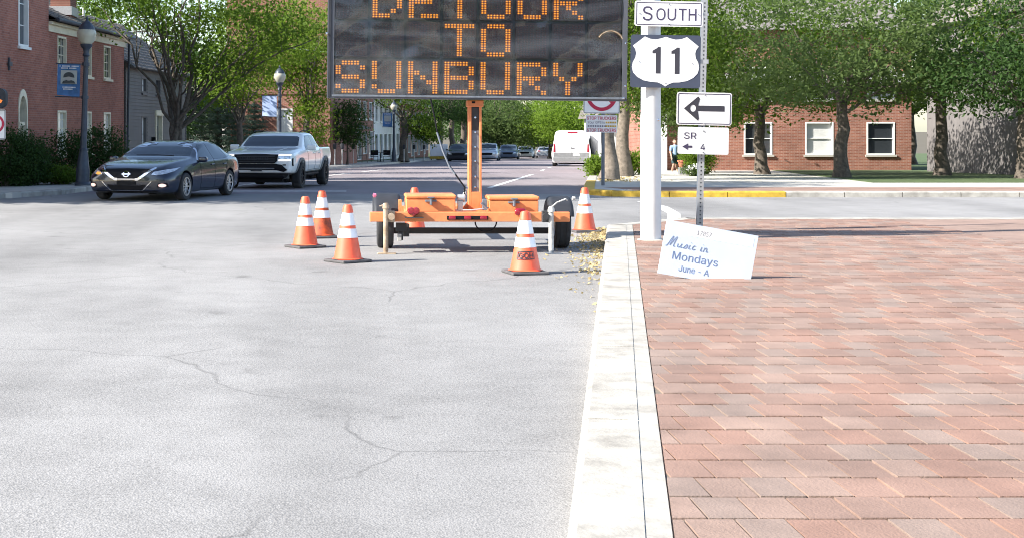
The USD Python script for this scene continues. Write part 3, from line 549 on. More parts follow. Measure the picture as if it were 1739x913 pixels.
shops = []
def shop(label, Ya, Ybb, h, mt, s=0.148, trim='white', awning=None, door=True):
    fc = Facade(XL(Ya) - 4.4, Ya, s); g = float(gz(Ya)); t = thing('shop_building', label, 'building'); hs = []
    n = max(2, int((Ybb - Ya) / 3.2)); st = (Ybb - Ya) / n; ops = []
    for i in range(n):
        a = Ya + i * st + 0.5; b = Ya + (i + 1) * st - 0.5
        ops.append((a, b, g + (0.15 if i % 2 else 0.6), g + 2.6, 'door' if i % 2 else 'shop_window'))
        ops.append((a + 0.4, b - 0.4, g + 3.7, g + 5.3, 'window'))
    for a, b, c, d, _ in ops: hs.append(sbox(a, c, b, d))
    put('wall', [wall_with_holes(fc, Ya, Ybb, g - 2, g + h, hs, 0.3), bx(fc.X(Ya) - 8, fc.X(Ya) - 0.31, Ya, Ya + 0.3, g - 2, g + h), bx(fc.X(Ybb) - 8, fc.X(Ybb) - 0.31, Ybb - 0.3, Ybb, g - 2, g + h), fc.slab(Ya + 0.4, Ybb - 0.4, g - 2, g + h, -1.0, -0.8)], M[mt], t)
    put('roof', bx(fc.X(Ya) - 8.2, fc.X(Ybb) + 0.3, Ya - 0.1, Ybb + 0.1, g + h, g + h + 0.35), M['shingle'], t); put('cornice', fc.slab(Ya + 0.01, Ybb - 0.01, g + h - 0.5, g + h - 0.1, 0.0, 0.25), M[trim], t)
    for a, b, c, d, k in ops: window_on(fc, t, a, b, c, d, frame=trim, rows=1 if k != 'window' else 2, cols=3 if k == 'door' else 2, sill=k == 'window', name=k)
    if awning:
        aw = [trimesh.convex.convex_hull(np.array([(fc.X(y) + o, y, z) for y in (Ya + 0.6, Ybb - 0.6) for o, z in ((0.02, g + 3.35), (0.02, g + 3.25), (1.9, g + 2.75), (1.9, g + 2.65))]))]
        put('awning', aw, M[awning], t)
    return t
shop('white shopfront with grey awning and tall doors beyond the young tree', 110, 122, 5.9, 'siding_white', awning='siding')
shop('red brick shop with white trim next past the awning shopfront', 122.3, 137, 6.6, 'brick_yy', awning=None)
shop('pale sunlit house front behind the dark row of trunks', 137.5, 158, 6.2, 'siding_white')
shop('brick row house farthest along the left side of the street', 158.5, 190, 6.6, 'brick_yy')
# right side of the street: porch house and pale house
def right_house(label, x0, x1, Ya, Yb_, h, mt, porch=None):
    g = float(gz(Ya)); t = thing('house', label, 'house'); ops = []
    n = max(2, int((x1 - x0) / 2.6)); st = (x1 - x0) / n
    for i in range(n):
        a = x0 + i * st + st * 0.27; b = a + st * 0.46
        ops += [(a, b, g + 0.9, g + 2.5), (a, b, g + 3.6, g + 5.2)]
    ops = [o for o in ops if o[3] < g + h - 0.3]
    camera_wall(t, x0, x1, Ya, g - 1, g + h, [sbox(a, c, b, d) for a, b, c, d in ops], mt)
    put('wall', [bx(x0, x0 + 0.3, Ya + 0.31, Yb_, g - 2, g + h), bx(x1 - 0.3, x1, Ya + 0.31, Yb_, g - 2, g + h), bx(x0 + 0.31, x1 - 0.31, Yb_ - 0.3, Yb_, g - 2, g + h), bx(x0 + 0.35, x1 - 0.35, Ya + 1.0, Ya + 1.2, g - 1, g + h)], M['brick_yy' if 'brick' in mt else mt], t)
    for i, (a, b, c, d) in enumerate(ops):
        w = front_window(t, a, b, Ya, c, d, glass='blind_and_glare' if i % 3 == 1 else 'window'); put('sill', bx(a - .08, b + .08, Ya - .08, Ya - .025, c - .1, c - .002), M['concrete'], w)
    v = [(x0 - 0.4, Ya - 0.4, g + h), (x1 + 0.4, Ya - 0.4, g + h), (x1 + 0.4, Yb_ + 0.4, g + h), (x0 - 0.4, Yb_ + 0.4, g + h), (x0 - 0.4, (Ya + Yb_) / 2, g + h + 2.4), (x1 + 0.4, (Ya + Yb_) / 2, g + h + 2.4)]
    put('roof', tm(v, [[0, 1, 5], [0, 5, 4], [2, 3, 4], [2, 4, 5], [3, 0, 4], [1, 2, 5], [0, 2, 1], [0, 3, 2]]), M['shingle'], t)
    if porch:
        pa, pb, py0, ph = porch
        pr = put('porch', [bx(pa, pb, py0, Ya - 0.01, g + 0.0, g + 0.35)] + [bx(x - 0.11, x + 0.11, py0 + 0.1, py0 + 0.32, g + 0.35, g + ph) for x in np.linspace(pa + 0.2, pb - 0.2, 4)], M['white'], t)
        put('porch_roof', trimesh.convex.convex_hull(np.array([(x, y, z) for x in (pa - 0.3, pb + 0.3) for y, z in ((py0 - 0.3, g + ph), (py0 - 0.3, g + ph + 0.16), (Ya - 0.01, g + ph), (Ya - 0.01, g + ph + 0.9))])), M['shingle'], pr)
    return t
pq = P(1052, 0, 92)[0]
right_house('white porch house with grey roof past the bush on the right corner', pq, pq + 11, 96, 106, 3.2, 'siding_white', porch=(pq, pq + 5.5, 92.5, 2.5))
ps = P(1131, 0, 72)[0]
rh = right_house('red brick house with white corner post behind the arrow sign', ps, ps + 12, 72, 84, 7.0, 'brick_x')
put('corner_post', bx(ps - 0.28, ps - 0.01, 71.7, 72.2, -1.3, 6.2), M['white'], rh); put('side_door', bx(ps + 0.62, ps + 1.2, 71.93, 71.98, -0.3, 1.9), M['bluegrey'], rh); put('cornice', bx(ps - 0.3, ps + 12.2, 71.6, 71.97, 4.0, 4.5), M['white'], rh)
right_house('grey sided house on the right beyond the signs', 26.5, 40, 56, 68, 6.6, 'siding')
right_house('white sided house set back along the cross street', 43, 56, 58, 70, 6.0, 'siding_white')

# ------------------------------------------------------------------ the message board trailer
TY = 21.5; TS = F / TY
O = P(797, 430, TY); O[2] = 0.0                                          # base of the trailer on the road, under its mast
tr = thing('message_board_trailer', 'orange two-wheeled trailer carrying a black electronic message board reading DETOUR TO SUNBURY', 'message board', O)
def q(px, py, dY=0.0):                                                   # trailer coordinates of a photo pixel at a depth offset
    p = P(px, py, TY + dY) - O; return p
def qx(px, dY=0.0): return q(px, 0, dY)[0]
def qz(py, dY=0.0): return q(0, py, dY)[2]
# rear beam and frame
put('rear_beam', rbx(qx(628, -.3), qx(968, -.3), -0.30, -0.20, qz(377, -.3), qz(360.5, -.3), 0.008), M['orange'], tr)
for px in (700, 895): put('frame_rail', rbx(qx(px) - 0.05, qx(px) + 0.05, -0.199, 2.1, qz(376), qz(363), 0.006), M['orange'], tr)
put('front_beam', rbx(qx(690), qx(905), 2.1, 2.2, qz(376), qz(363), 0.006), M['orange'], tr)
put('tow_bar', rbx(-0.06, 0.06, 2.2, 4.4, qz(376), qz(366), 0.006), M['orange'], tr)
put('mast_platform', rbx(qx(776), qx(830), -0.198, 0.7, qz(362.5), qz(359.5), 0.003), M['orange'], tr)
axz = 0.36; axy = 0.75
put('axle', rbx(qx(668, axy), qx(940, axy), axy - 0.05, axy + 0.05, axz - 0.15, axz - 0.06, 0.008), M['black_iron'], tr)
def tyre_profile(r, w, ri):
    return [(ri, -w * .42), (r * .86, -w * .5), (r * .97, -w * .44), (r, -w * .36), (r, -w * .2), (r * .985, -w * .185), (r, -w * .17), (r, -.015), (r * .985, 0), (r, .015), (r, w * .17), (r * .985, w * .185), (r, w * .2), (r, w * .36), (r * .97, w * .44), (r * .86, w * .5), (ri, w * .42)]
for k, (a, b) in enumerate(((640, 668), (938, 965))):
    xa, xb = qx(a, axy), qx(b, axy); c = (xa + xb) / 2; w = xb - xa
    t = put('tyre', lathe(tyre_profile(axz, w, 0.19), 40, 'x', (c, axy, axz)), M['rubber'], tr, smooth=40)
    put('rim', lathe([(0, -w * .25), (0.06, -w * .3), (0.07, -w * .2), (0.16, -w * .22), (0.195, -w * .43), (0.195, w * .43), (0.16, w * .22), (0.07, w * .2), (0.06, w * .3), (0, w * .25)], 28, 'x', (c, axy, axz)), M['galv'], t, smooth=40)
    put('spring', [rbx(c + (0.33 if k == 0 else -0.33) - 0.035, c + (0.33 if k == 0 else -0.33) + 0.035, axy - 0.5, axy + 0.5, axz + 0.06, axz + 0.11, 0.01)], M['black_iron'], tr)
    put('hanger', [rbx(qx(672 + 208 * k), qx(690 + 208 * k), -0.16, -0.05, qz(392), qz(377.5), 0.005), rbx(qx(676 + 208 * k), qx(684 + 208 * k), -0.13, -0.07, qz(407), qz(392), 0.005), rbx(qx(684 + 203 * k), qx(695 + 203 * k), -0.02, 0.1, qz(402), qz(380), 0.01)], M['black_iron'], tr)
    put('clamp', [rbx(qx(674 + 208 * k), qx(681 + 208 * k), -0.19, -0.14, qz(408), qz(396), 0.004)], M['scuff_white'], tr)
    fa, fb = (qx(633, axy), qx(680, axy)) if k == 0 else (qx(928, axy), qx(969, axy)); R = qz(328 if k == 0 else 333, axy) - axz
    ang = np.linspace(math.radians(20), math.radians(160), 17); e = .055
    pt = [(x, axy + k * (R + .05) * math.cos(t_), axz + k * R * math.sin(t_)) for x, k in ((fa, 1 - e / R), (fa + .02, 1 - .018 / R), (fa + .06, 1), (fb - .06, 1), (fb - .02, 1 - .018 / R), (fb, 1 - e / R)) for t_ in ang]
    hl_ = trimesh.convex.convex_hull(np.array(pt)); mf = m3.Manifold(m3.Mesh(np.asarray(hl_.vertices, np.float32), np.asarray(hl_.faces, np.uint32))) - m3.Manifold.cylinder(fb - fa - .03, R - .06, R - .06, 32).rotate((0, 90, 0)).translate((fa + .015, axy, axz)); mr_ = mf.to_mesh()
    put('fender', tm(np.asarray(mr_.vert_properties)[:, :3], mr_.tri_verts), M['fender'], tr, smooth=40)
    if k == 0: put('fender_bracket', rbx(fb - 0.04 if k == 0 else fa - 0.004, fb + 0.004 if k == 0 else fa + 0.04, axy - 0.5, axy + 0.3, axz + 0.1, axz + R * .82, 0.004), M['orange'], tr)
put('marker_lamp', lathe([(0, 0.05), (0.03, 0.04), (0.035, 0), (0.0, -0.01)], 12, 'x', q(634, 332, .2)), M['pink_lens'], tr, smooth=40)
put('marker_lamp', lathe([(0, 0.05), (0.025, 0.04), (0.03, 0), (0.0, -0.01)], 12, 'x', q(972, 337, .2)), M['scuff_white'], tr, smooth=40)
# battery boxes
for k, (a, b, zt_, zb_) in enumerate(((688, 774, 330.5, 361), (828, 914.5, 333, 363))):
    xa, xb, z1, z0_ = qx(a), qx(b), qz(zt_), qz(zb_); lidz = z1 - 0.062
    bo = put('battery_box', rbx(xa + 0.012, xb - 0.012, -0.1, 0.55, z0_ + 0.012, lidz, 0.012), M['orange'], tr)
    put('lid', rbx(xa, xb, -0.115, 0.565, lidz + 0.003, z1, 0.02), M['orange'], bo)
    xm = (xa + xb) / 2
    put('latch', [rbx(xm - 0.016, xm + 0.016, -0.19, -0.11, lidz - 0.085, lidz + 0.035, 0.006), rbx(xm - 0.05, xm + 0.05, -0.20, -0.16, lidz + 0.016, lidz + 0.037, 0.006), rbx(xm - 0.085, xm + 0.085, -0.128, -0.099, lidz - 0.04, lidz - 0.012, 0.004)], M['galv_dark'], bo)
# mast
MD = 0.42                                                                # how far the mast stands behind the rear beam
mz0, mz1 = qz(357, MD), qz(176, MD); mxa, mxb = qx(795, MD), qx(817.5, MD)
mast = put('mast', [at(m, 0, MD, 0) for m in (rbx(mxa, mxa + 0.045, -0.06, 0.16, mz0, mz1, 0.006), rbx(mxb - 0.035, mxb, -0.06, 0.16, mz0, mz1, 0.006), rbx(mxa + 0.0451, mxb - 0.0351, 0.0, 0.15, mz0, mz1, 0.004), rbx(mxa + 0.0451, mxb - 0.0351, -0.06, -0.002, mz0, qz(326, MD), 0.004))], M['orange'], tr)
ix0, ix1 = mxa + 0.046, mxb - 0.036
put('inner_mast', rbx(ix0, ix1, MD - 0.03, MD - 0.001, qz(326, MD), qz(222, MD), 0.004), M['galv_dark'], mast)
put('lift_channel', rbx(ix0, ix1, MD - 0.024, MD - 0.0012, qz(222, MD), mz1, 0.004), M['black_iron'], mast)
for zpx in (200, 225, 250, 274, 300, 318): put('bolt', lathe([(0, -0.02), (0.014, -0.016), (0.016, 0.0)], 8, 'y', ((ix0 + ix1) / 2, MD - 0.034, qz(zpx, MD))), M['chrome'], mast)
put('mast_head', rbx(mxa - 0.02, mxb + 0.025, MD - 0.08, MD + 0.18, qz(182, MD), qz(171, MD), 0.008), M['orange'], tr)
put('head_slot', rbx((mxa + mxb) / 2 - .05, (mxa + mxb) / 2 + .0, MD - 0.083, MD - 0.079, qz(176, MD), qz(172.5, MD), 0.001), M['black'], tr)
put('gusset', plate(Polygon([(qx(783, MD), qz(358, MD)), (mxa, qz(358, MD)), (mxa, qz(341, MD))]), MD, MD + 0.03), M['orange'], tr); put('gusset', plate(Polygon([(qx(826, MD), qz(357, MD)), (mxb, qz(357, MD)), (mxb, qz(341, MD))]), MD, MD + 0.03), M['orange'], tr)
# winch and chain by the mast
put('winch', [lathe([(0, -0.05), (0.05, -0.05), (0.05, 0.05), (0, 0.05)], 14, 'x', q(783, 336)), rbx(qx(777), qx(786), -0.05, 0.05, qz(358), qz(341), 0.006)] + [lathe([(0.018, -0.008), (0.03, 0), (0.018, 0.008), (0.01, 0), (0.018, -0.008)], 10, 'x' if i % 2 else 'y', q(787 + i * .6, 340 - i * 2.6)) for i in range(9)], M['galv'], tr, smooth=40)
put('hinge', [rbx(qx(818), qx(826), -0.1, -0.03, qz(357), qz(338), 0.006), tube([q(817, 345, -.1), q(828, 355, -.1)], 0.02, 6)], M['galv_dark'], tr)
put('control_cable', tube([q(786, 357, -.08), q(800, 357, -.1), q(815, 355.5, -.1), q(829, 353, -.08)], 0.012, 6), M['galv'], tr)
# jacks
for k, (px, zt_, zb_, mt) in enumerate(((655, 348, 427, 'rust_and_glare'), (935.5, 354, 432, 'scuff_white'))):
    x = qx(px, -.36); zT, d = qz(zt_, -.36), -0.40
    j = put('jack', [tube([(x, d, 0.05), (x - 0.002, d, zT)], 0.037, 14), lathe([(0.0, zT + .03), (0.035, zT + .025), (0.05, zT - .015), (0.05, zT - .05)], 12, 'z', (x, d, 0))], M[mt], tr, smooth=40)
    put('jack_foot', [rbx(x - 0.12 if k == 0 else x - .09, x + 0.15, d - 0.07, d + 0.07, 0.0, 0.016, 0.005), tube([(x, d, 0.005), (x, d, 0.12)], 0.034, 12)], M['rust_and_glare' if k == 0 else 'galv_dark'], j)
    put('jack_handle', tube([(x - 0.03, d - .01, zT + 0.0), (x - 0.09, d - .01, zT - 0.02)] if k == 0 else [(x, d - .02, zT + 0.02), (x + 0.08, d - .05, zT + 0.09), (x + 0.2, d - .07, zT + 0.14), (x + 0.22, d - .05, zT + 0.12)], 0.012, 6), M[mt], j)
    put('jack_bracket', [rbx(x + 0.03 if k == 0 else x - 0.13, x + 0.13 if k == 0 else x - 0.03, -0.40, -0.301, qz(377, -.3), qz(358, -.3), 0.008), lathe([(0, -.03), (.05, -.03), (.05, .03), (0, .03)], 12, 'y', (x + (0.08 if k == 0 else -.08), -0.42, qz(367, -.3)))], M['rust_and_glare' if k == 0 else 'black_iron'], tr)
# lights
def heart(cx, cz, w, h):
    return lathe([(0, -0.10), (w * .42, -0.095), (w * .5, -0.07), (w * .5, -0.005), (0, 0)], 18, 'y', (0, 0, 0))
lx, lz = qx(702.5, -.35), qz(359, -.35)
l1 = put('tail_lamp', [at(lathe([(0, -0.09), (0.04, -0.088), (0.052, -0.07), (0.055, 0), (0, 0)][::-1], 16, 'y'), lx + s * 0.036, -0.302, lz + .004) for s in (-1, 1)] + [at(lathe([(0, -0.085), (0.03, -0.08), (0.042, 0), (0, 0)][::-1], 12, 'y'), lx, -0.302, lz - 0.035)], M['red_lens'], tr, smooth=40)
put('lamp_shelf', rbx(lx - 0.13, lx + 0.14, -0.42, -0.301, lz - 0.095, lz - 0.085, 0.003), M['black_iron'], tr)
lx2, lz2 = qx(883.5, -.35), qz(360.5, -.35)
put('tail_lamp', [rbx(lx2 - 0.078, lx2 + 0.078, -0.39, -0.302, lz2 - 0.045, lz2 + 0.055, 0.025)], M['red_lens'], tr, smooth=40)
put('light_bar', rbx(qx(759, -.3), qx(829, -.3), -0.318, -0.301, qz(373.5, -.3), qz(367, -.3), 0.004), M['black'], tr)
for px in (768, 794, 821): put('bar_lamp', rbx(qx(px - 6, -.3), qx(px + 6, -.3), -0.345, -0.3185, qz(373, -.3), qz(367.3, -.3), 0.014), M['red_lens'], tr, smooth=40)
a = np.linspace(0, math.pi, 14); put('brake_cable', tube(np.c_[qx(824) - 0.155 * np.cos(a), -0.1 + 0 * a, qz(376.5) - 0.135 * np.sin(a)], 0.011, 6), M['black'], tr)
put('power_cable', tube([q(731, 168, .1), q(737, 195, .1), q(742, 222, .1), q(752, 255, .08), q(764, 283, .05), q(778, 303, 0), q(789, 318, -.02), q(788, 335, 0)], 0.013, 6), M['black'], tr)
put('cable_sleeve', tube([q(742, 225, .08), q(752, 257, .06), q(764, 285, .03), q(773, 297, 0)], 0.015, 6), M['galv_dark'], tr)
# the board: everything is turned a little clockwise about the mast head
TILT = 0.62
def tl(m): return rot(m, (0, 1, 0), TILT, (qx(808), 0, qz(170)))
bxa, bxb, bzb = qx(555, .26), qx(1063.5, .26), qz(169.5, .26); bzt = qz(-46, .26); BY = 0.26
frame_p = sbox(bxa, bzb, bxb, bzt); inner_p = sbox(bxa + 0.10, bzb + 0.055, bxb - 0.075, bzt - 0.07)
fr = put('board_frame', tl(plate(frame_p.difference(inner_p), BY - 0.05, BY + 0.22)), M['board_frame'], tr)
put('board_case', tl(bx(bxa + 0.02, bxb - 0.02, BY + 0.05, BY + 0.2, bzb + 0.02, bzt - 0.02)), M['board_back'], tr)
put('hinge_strip', tl(rbx(bxa + 0.012, bxa + 0.055, BY - 0.062, BY - 0.051, bzb + .01, bzt - .01, 0.004)), M['fender'], fr)
put('bottom_lip', tl(rbx(bxa + 0.075, bxb - 0.03, BY - 0.065, BY - 0.051, bzb + 0.022, bzb + 0.05, 0.004)), M['galv_dark'], fr)
put('frame_bolt', [tl(lathe([(0, -.02), (.015, -.016), (.017, 0)], 8, 'y', (x, BY - .065, z))) for x, z in ((bxb - 0.03, bzb + 0.22), (bxb - 0.055, bzb + 0.04), (bxb - .03, bzb + 0.85), (bxa - .01, bzb + .95))], M['chrome'], fr)
FONT = {'S': '.###. #...# #.... .###. ....# #...# .###.', 'U': '#...# #...# #...# #...# ....# #...# .###.', 'V': '#...# #...# #...# #...# #...# #...# .###.', 'N': '#...# #...# ##..# #.#.# #..## #...# #...#', 'B': '####. #...# #...# ####. #...# #...# ####.',
        'R': '####. #...# #...# ####. #.#.. #..#. #...#', 'Y': '#...# #...# #...# .#.#. ..#.. ..#.. ..#..', 'T': '##### ..#.. ..#.. ..#.. ..#.. ..#.. ..#..', 'O': '.###. #...# #...# #...# #...# #...# .###.', 'D': '###.. #..#. #...# #...# #...# #..#. ###..', 'E': '##### #.... #.... ####. #.... #.... #.###'}
GRID = [' DETOVR ', '   TO   ', 'SUNBVRY ']
mp, cp, rp = 61.55, 10.35, 7.95                                         # module, column and row pitch in photo pixels
k_ = (TY + BY) / F
def led_mesh(points, r, h, yf, n=6):
    a = np.linspace(0, 2 * np.pi, n, endpoint=False); out_v, out_f, m = [], [], 0
    for x, z in points:
        ring = np.c_[x + r * np.cos(a), np.full(n, yf), z + r * 0.8 * np.sin(a)]; out_v += [ring, ring * [1, 0, 1] + [0, yf - h, 0] , ]
        ring2 = np.c_[x + r * .62 * np.cos(a), np.full(n, yf - h), z + r * .5 * np.sin(a)]; out_v[-1] = ring2
        for i in range(n): j = (i + 1) % n; out_f += [[m + i, m + n + i, m + n + j], [m + i, m + n + j, m + j]]
        out_f += [[m + n, m + n + i + 1, m + n + i] for i in range(1, n - 1)]
        m += 2 * n
    return tm(np.vstack(out_v), out_f)
for r in range(3):
    for c in range(8):
        px0 = 566.5 + c * mp; py0 = 103.8 + (r - 2) * 64.2 - (c - 3.5) * 0 - 0.9
        x0, z1 = qx(px0, BY), qz(py0, BY)
        md = put('display_module', tl(rbx(x0, x0 + 56.6 * k_, BY - 0.0, BY + 0.049, z1 - 60 * k_, z1, 0.006)), M['module'], tr)
        rows = FONT[GRID[r][c]].split() if GRID[r][c] != ' ' else ['.....'] * 7; on, off = [], []
        for i in range(7):
            for j in range(5):
                X, Z = x0 + (2.4 + cp * j) * k_, z1 - (2.6 + rp * i) * k_
                for u in (0, 1):
                    for v in (0, 1): (on if rows[i][j] == '#' else off).append((X + (2.5 + 5.1 * u) * k_ * .95, Z - (1.7 + 3.9 * v) * k_))
        put('unlit_dots', tl(led_mesh(off, 1.55 * k_, 0.006, BY - 0.0005)), M['led_off'], md, kind='stuff')
        if on:
            put('lit_letter', tl(led_mesh(on, 2.3 * k_, 0.008, BY - 0.0005, 8)), M['led_on'], md)
            put('lit_dots', tl(led_mesh([(x, z) for x, z in on], 1.35 * k_, 0.004, BY - 0.009)), M['led_core'], md, kind='stuff')
nx, nz = 90, 40; gxv, gzv = np.meshgrid(np.linspace(bxa + 0.1, bxb - 0.075, nx), np.linspace(bzb + 0.055, bzt - 0.07, nz)); pts = np.c_[gxv.ravel(), np.zeros(nx * nz), gzv.ravel()]
pts[:, 1] = BY - 0.045 + 0.022 * (meshkit.fbm(pts * [1.6, 1, 2.2] + 3.3, 3, 5) - 0.5) * 2
i = np.arange(nz - 1)[:, None] * nx + np.arange(nx - 1)[None, :]; i = i.ravel(); put('clear_sheet', tl(tm(pts, np.vstack([np.c_[i, i + 1, i + nx + 1], np.c_[i, i + nx + 1, i + nx]]))), M['sheet'], tr, smooth=True)
# a tan tube behind the sheet, painting in a reflection at the right end
a = np.linspace(0.15, 2.6, 10); put('glare_arc', tl(tube(np.c_[qx(1035, BY) + 0.20 * np.cos(a), np.full(10, BY - 0.02), qz(74, BY) + 0.20 * np.sin(a)], 0.030, 6)), M['rust_and_glare'], tr)

# ------------------------------------------------------------------ traffic cones
def cone_parts(t, dirty=False, h=0.77, w=0.475, text=False, ang=0.0):
    hh = h - 0.035
    put('base', rot(join([rbx(-w / 2, w / 2, -w / 2, w / 2, 0.0, 0.038, 0.012)]), (0, 0, 1), ang), M['rubber_grey'], t)
    R = lambda s: 0.050 + (0.192 - 0.050) * s
    def ring(s0, s1, grow=0.0): return lathe([(R(s0) + grow, h - s0 * hh), (R(s1) + grow, h - s1 * hh)] if grow == 0 else [(R(s0), h - s0 * hh), (R(s0) + grow, h - s0 * hh), (R(s1) + grow, h - s1 * hh), (R(s1), h - s1 * hh)], 36)
    put('cone_body', [lathe([(0.024, h - 0.08), (0.026, h - 0.005), (0.032, h), (0.046, h - 0.002), (0.050, h - 0.014), (0.052, h - 0.03), (R(0.15), h - 0.15 * hh)], 36), ring(0.15, 0.97), lathe([(R(.97), h - .97 * hh), (0.215, 0.046), (0.16, 0.044)], 36)], M['cone_dirty' if dirty else 'cone_orange'], t, smooth=45)
    put('upper_band', ring(0.15, 0.375, 0.0035), M['reflect'], t, smooth=45); put('lower_band', ring(0.435, 0.60, 0.0035), M['reflect'], t, smooth=45)
    put('collar', lathe([(0.0515, h - 0.012), (0.060, h - 0.02), (R(.145) + 0.007, h - 0.145 * hh), (R(.145), h - .147 * hh)], 36), M['cone_orange'], t, smooth=45)
    if text:
        m = words('GOH', -0.10, 0.10, 0.20, 0.265, -0.005, 0.004, True); fr_ = plate(sbox(-0.118, 0.185, 0.118, 0.285).difference(sbox(-0.108, 0.195, 0.108, 0.275)), -0.009, -0.005)
        mm = trimesh.util.concatenate([m, fr_]); mm = mm.subdivide_to_size(0.03) if hasattr(mm, 'subdivide_to_size') else mm
        v = mm.vertices.copy(); z = v[:, 2]; Rz = R((h - z) / hh) + 0.003; th = v[:, 0] / 0.16
        put('stencil', tm(np.c_[Rz * np.sin(th) * 1.0 - 0.01, -Rz * np.cos(th) - (-(v[:, 1] + 0.005)), z], mm.faces), M['sign_black'], t)
CONES = [(518.5, 420, 'orange cone with two white bands, leftmost of the three cones left of the trailer', 32, False, False), (547, 403.5, 'scuffed sooty orange cone standing behind the other two left cones', 20, True, False),
         (590.5, 444.5, 'clean orange cone nearest the camera among the three left of the trailer', 36, False, False), (892, 464, 'orange cone stencilled with letters in front of the right trailer wheel', 12, False, True),
         (993, 394, 'orange cone standing alone by the kerb right of the trailer', 10, False, False), (704, 394, 'orange cone half hidden behind the left battery box of the trailer', 0, False, False)]
for px, py, lab, ang, dirty, text in CONES:
    Y = EYE * F / (py - HY); c = thing('traffic_cone', lab, 'traffic cone', ((px - CX) / F * Y, Y, 0), group='orange traffic cones around the message board trailer'); cone_parts(c, dirty, text=text, ang=ang)

# ------------------------------------------------------------------ street lamps with banners
lamps = []
def lamp_parts(t):
    put('base', [lathe([(0.235, 0), (0.235, 0.10), (0.20, 0.14), (0.20, 0.5), (0.185, 0.56), (0.14, 0.95), (0.115, 1.05), (0.125, 1.09), (0.10, 1.13)], 16)], M['iron'], t, smooth=30)
    put('shaft', [lathe([(0.098, 1.12), (0.082, 2.5), (0.070, 3.75), (0.072, 3.85)], 16)], M['iron'], t, smooth=30)
    put('capital', lathe([(0.07, 3.80), (0.11, 3.84), (0.08, 3.92), (0.10, 4.02), (0.17, 4.10), (0.185, 4.16), (0.15, 4.18)], 18), M['iron'], t, smooth=35)
    put('globe', lathe([(0.15, 4.17), (0.22, 4.25), (0.275, 4.38), (0.285, 4.48), (0.26, 4.56), (0.235, 4.60)], 24), M['globe'], t, smooth=60)
    put('cap', lathe([(0.24, 4.58), (0.245, 4.61), (0.20, 4.70), (0.13, 4.79), (0.055, 4.84), (0.035, 4.88), (0.045, 4.91), (0.02, 4.95), (0.0, 5.0)], 20), M['iron'], t, smooth=40)
lp1 = P(140, 322, 43.0); lp1[2] = float(gz(43.0)) + 0.1
lamp0 = thing('street_lamp', 'dark iron street lamp with soldier banner in front of the brick house, nearest lamp', 'street lamp', lp1, group='street lamps along the left kerb', tilt=1.6); lamp_parts(lamp0)
lp2 = np.array([P(475, 0, 69)[0], 69, float(gz(69)) + 0.13]); lp3 = np.array([P(669, 0, 118)[0], 118, float(gz(118)) + 0.13])
for p, lab in ((lp2, 'street lamp with pale banner rising behind the white pickup truck'), (lp3, 'farthest street lamp, with small blue banner, beside the thick trunk under the message board')):
    t = thing('street_lamp', lab, 'street lamp', p, group='street lamps along the left kerb'); lamp_parts(t)
def banner(label, base, z0, z1, x0, x1, mt, face=True, tilt=0.0, photo=None):
    t = thing('street_banner', label, 'banner', base, tilt=tilt); n = 9; zz = np.linspace(z0, z1, n); v = []
    for z in zz:
        for x in np.linspace(x0, x1, 7): v.append((x, 0.025 * math.sin(x * 6 + z * 3) * (z1 - z) / (z1 - z0) * 1.2, z - (0.05 * (x - x0) / (x1 - x0) if z == z0 else 0)))
    i = (np.arange(n - 1)[:, None] * 7 + np.arange(6)).ravel(); f = np.vstack([np.c_[i, i + 1, i + 8], np.c_[i, i + 8, i + 7]]); v = np.array(v); m = len(v)
    put('cloth', tm(np.vstack([v, v + [0, 0.006, 0]]), np.vstack([f, f[:, ::-1] + m])), M[mt], t, smooth=True)
    for z in (z1 + 0.01, z0 - 0.05): put('banner_arm', [tube([(x0 - 0.06, 0, z), (0.09, 0, z)], 0.018, 6), lathe([(0.09, z - 0.05), (0.11, z - 0.05), (0.11, z + 0.05), (0.09, z + 0.05)], 10)], M['iron'], t)
    w, h = x1 - x0, z1 - z0; y = -0.03
    if photo: 
        put('portrait_ground', bx(x0 + w * .16, x1 - w * .12, y - 0.012, y - 0.008, z0 + h * .36, z0 + h * .80), M['photo_grey'], t); cx, cz = x0 + w * .52, z0 + h * .58
        if photo == 'helmet':
            put('portrait_shoulders', plate(Polygon([(cx - w * .30, z0 + h * .37), (cx + w * .30, z0 + h * .37), (cx + w * .24, z0 + h * .45), (cx + w * .08, z0 + h * .49), (cx - w * .08, z0 + h * .49), (cx - w * .25, z0 + h * .45)]), y - .018, y - .013), M['photo_dark'], t)
            put('portrait_face', plate(affinity.scale(Point(cx, cz - h * .03).buffer(1), w * .15, h * .085), y - .022, y - .0185), M['photo_mid'], t)
            put('portrait_helmet', plate(Polygon([(cx + w * .24 * math.cos(a), cz + h * .01 + h * .15 * math.sin(a)) for a in np.linspace(0, math.pi, 13)] + [(cx - w * .25, cz - h * .02), (cx, cz + h * .015), (cx + w * .25, cz - h * .02)]).buffer(0), y - .027, y - .0225), M['photo_dark'], t)
        else: put('portrait_face', plate(affinity.scale(Point(cx, cz - h * .02).buffer(1), w * .12, h * .12), y - .018, y - .013), M['photo_mid'], t)
        for zz_, ws in ((0.93, 0.40), (0.865, 0.34), (0.25, 0.30), (0.19, 0.22)):
            put('small_lettering', [bx(x, x + 0.022, y - .010, y - .007, z0 + h * zz_ - .018, z0 + h * zz_ + .018) for x in np.arange(x0 + w * (.5 - ws), x0 + w * (.5 + ws), 0.035) if rng.random() > .15], M['sign_white'], t)
    return t
s1 = 43.0 / F; b1 = lp1.copy()
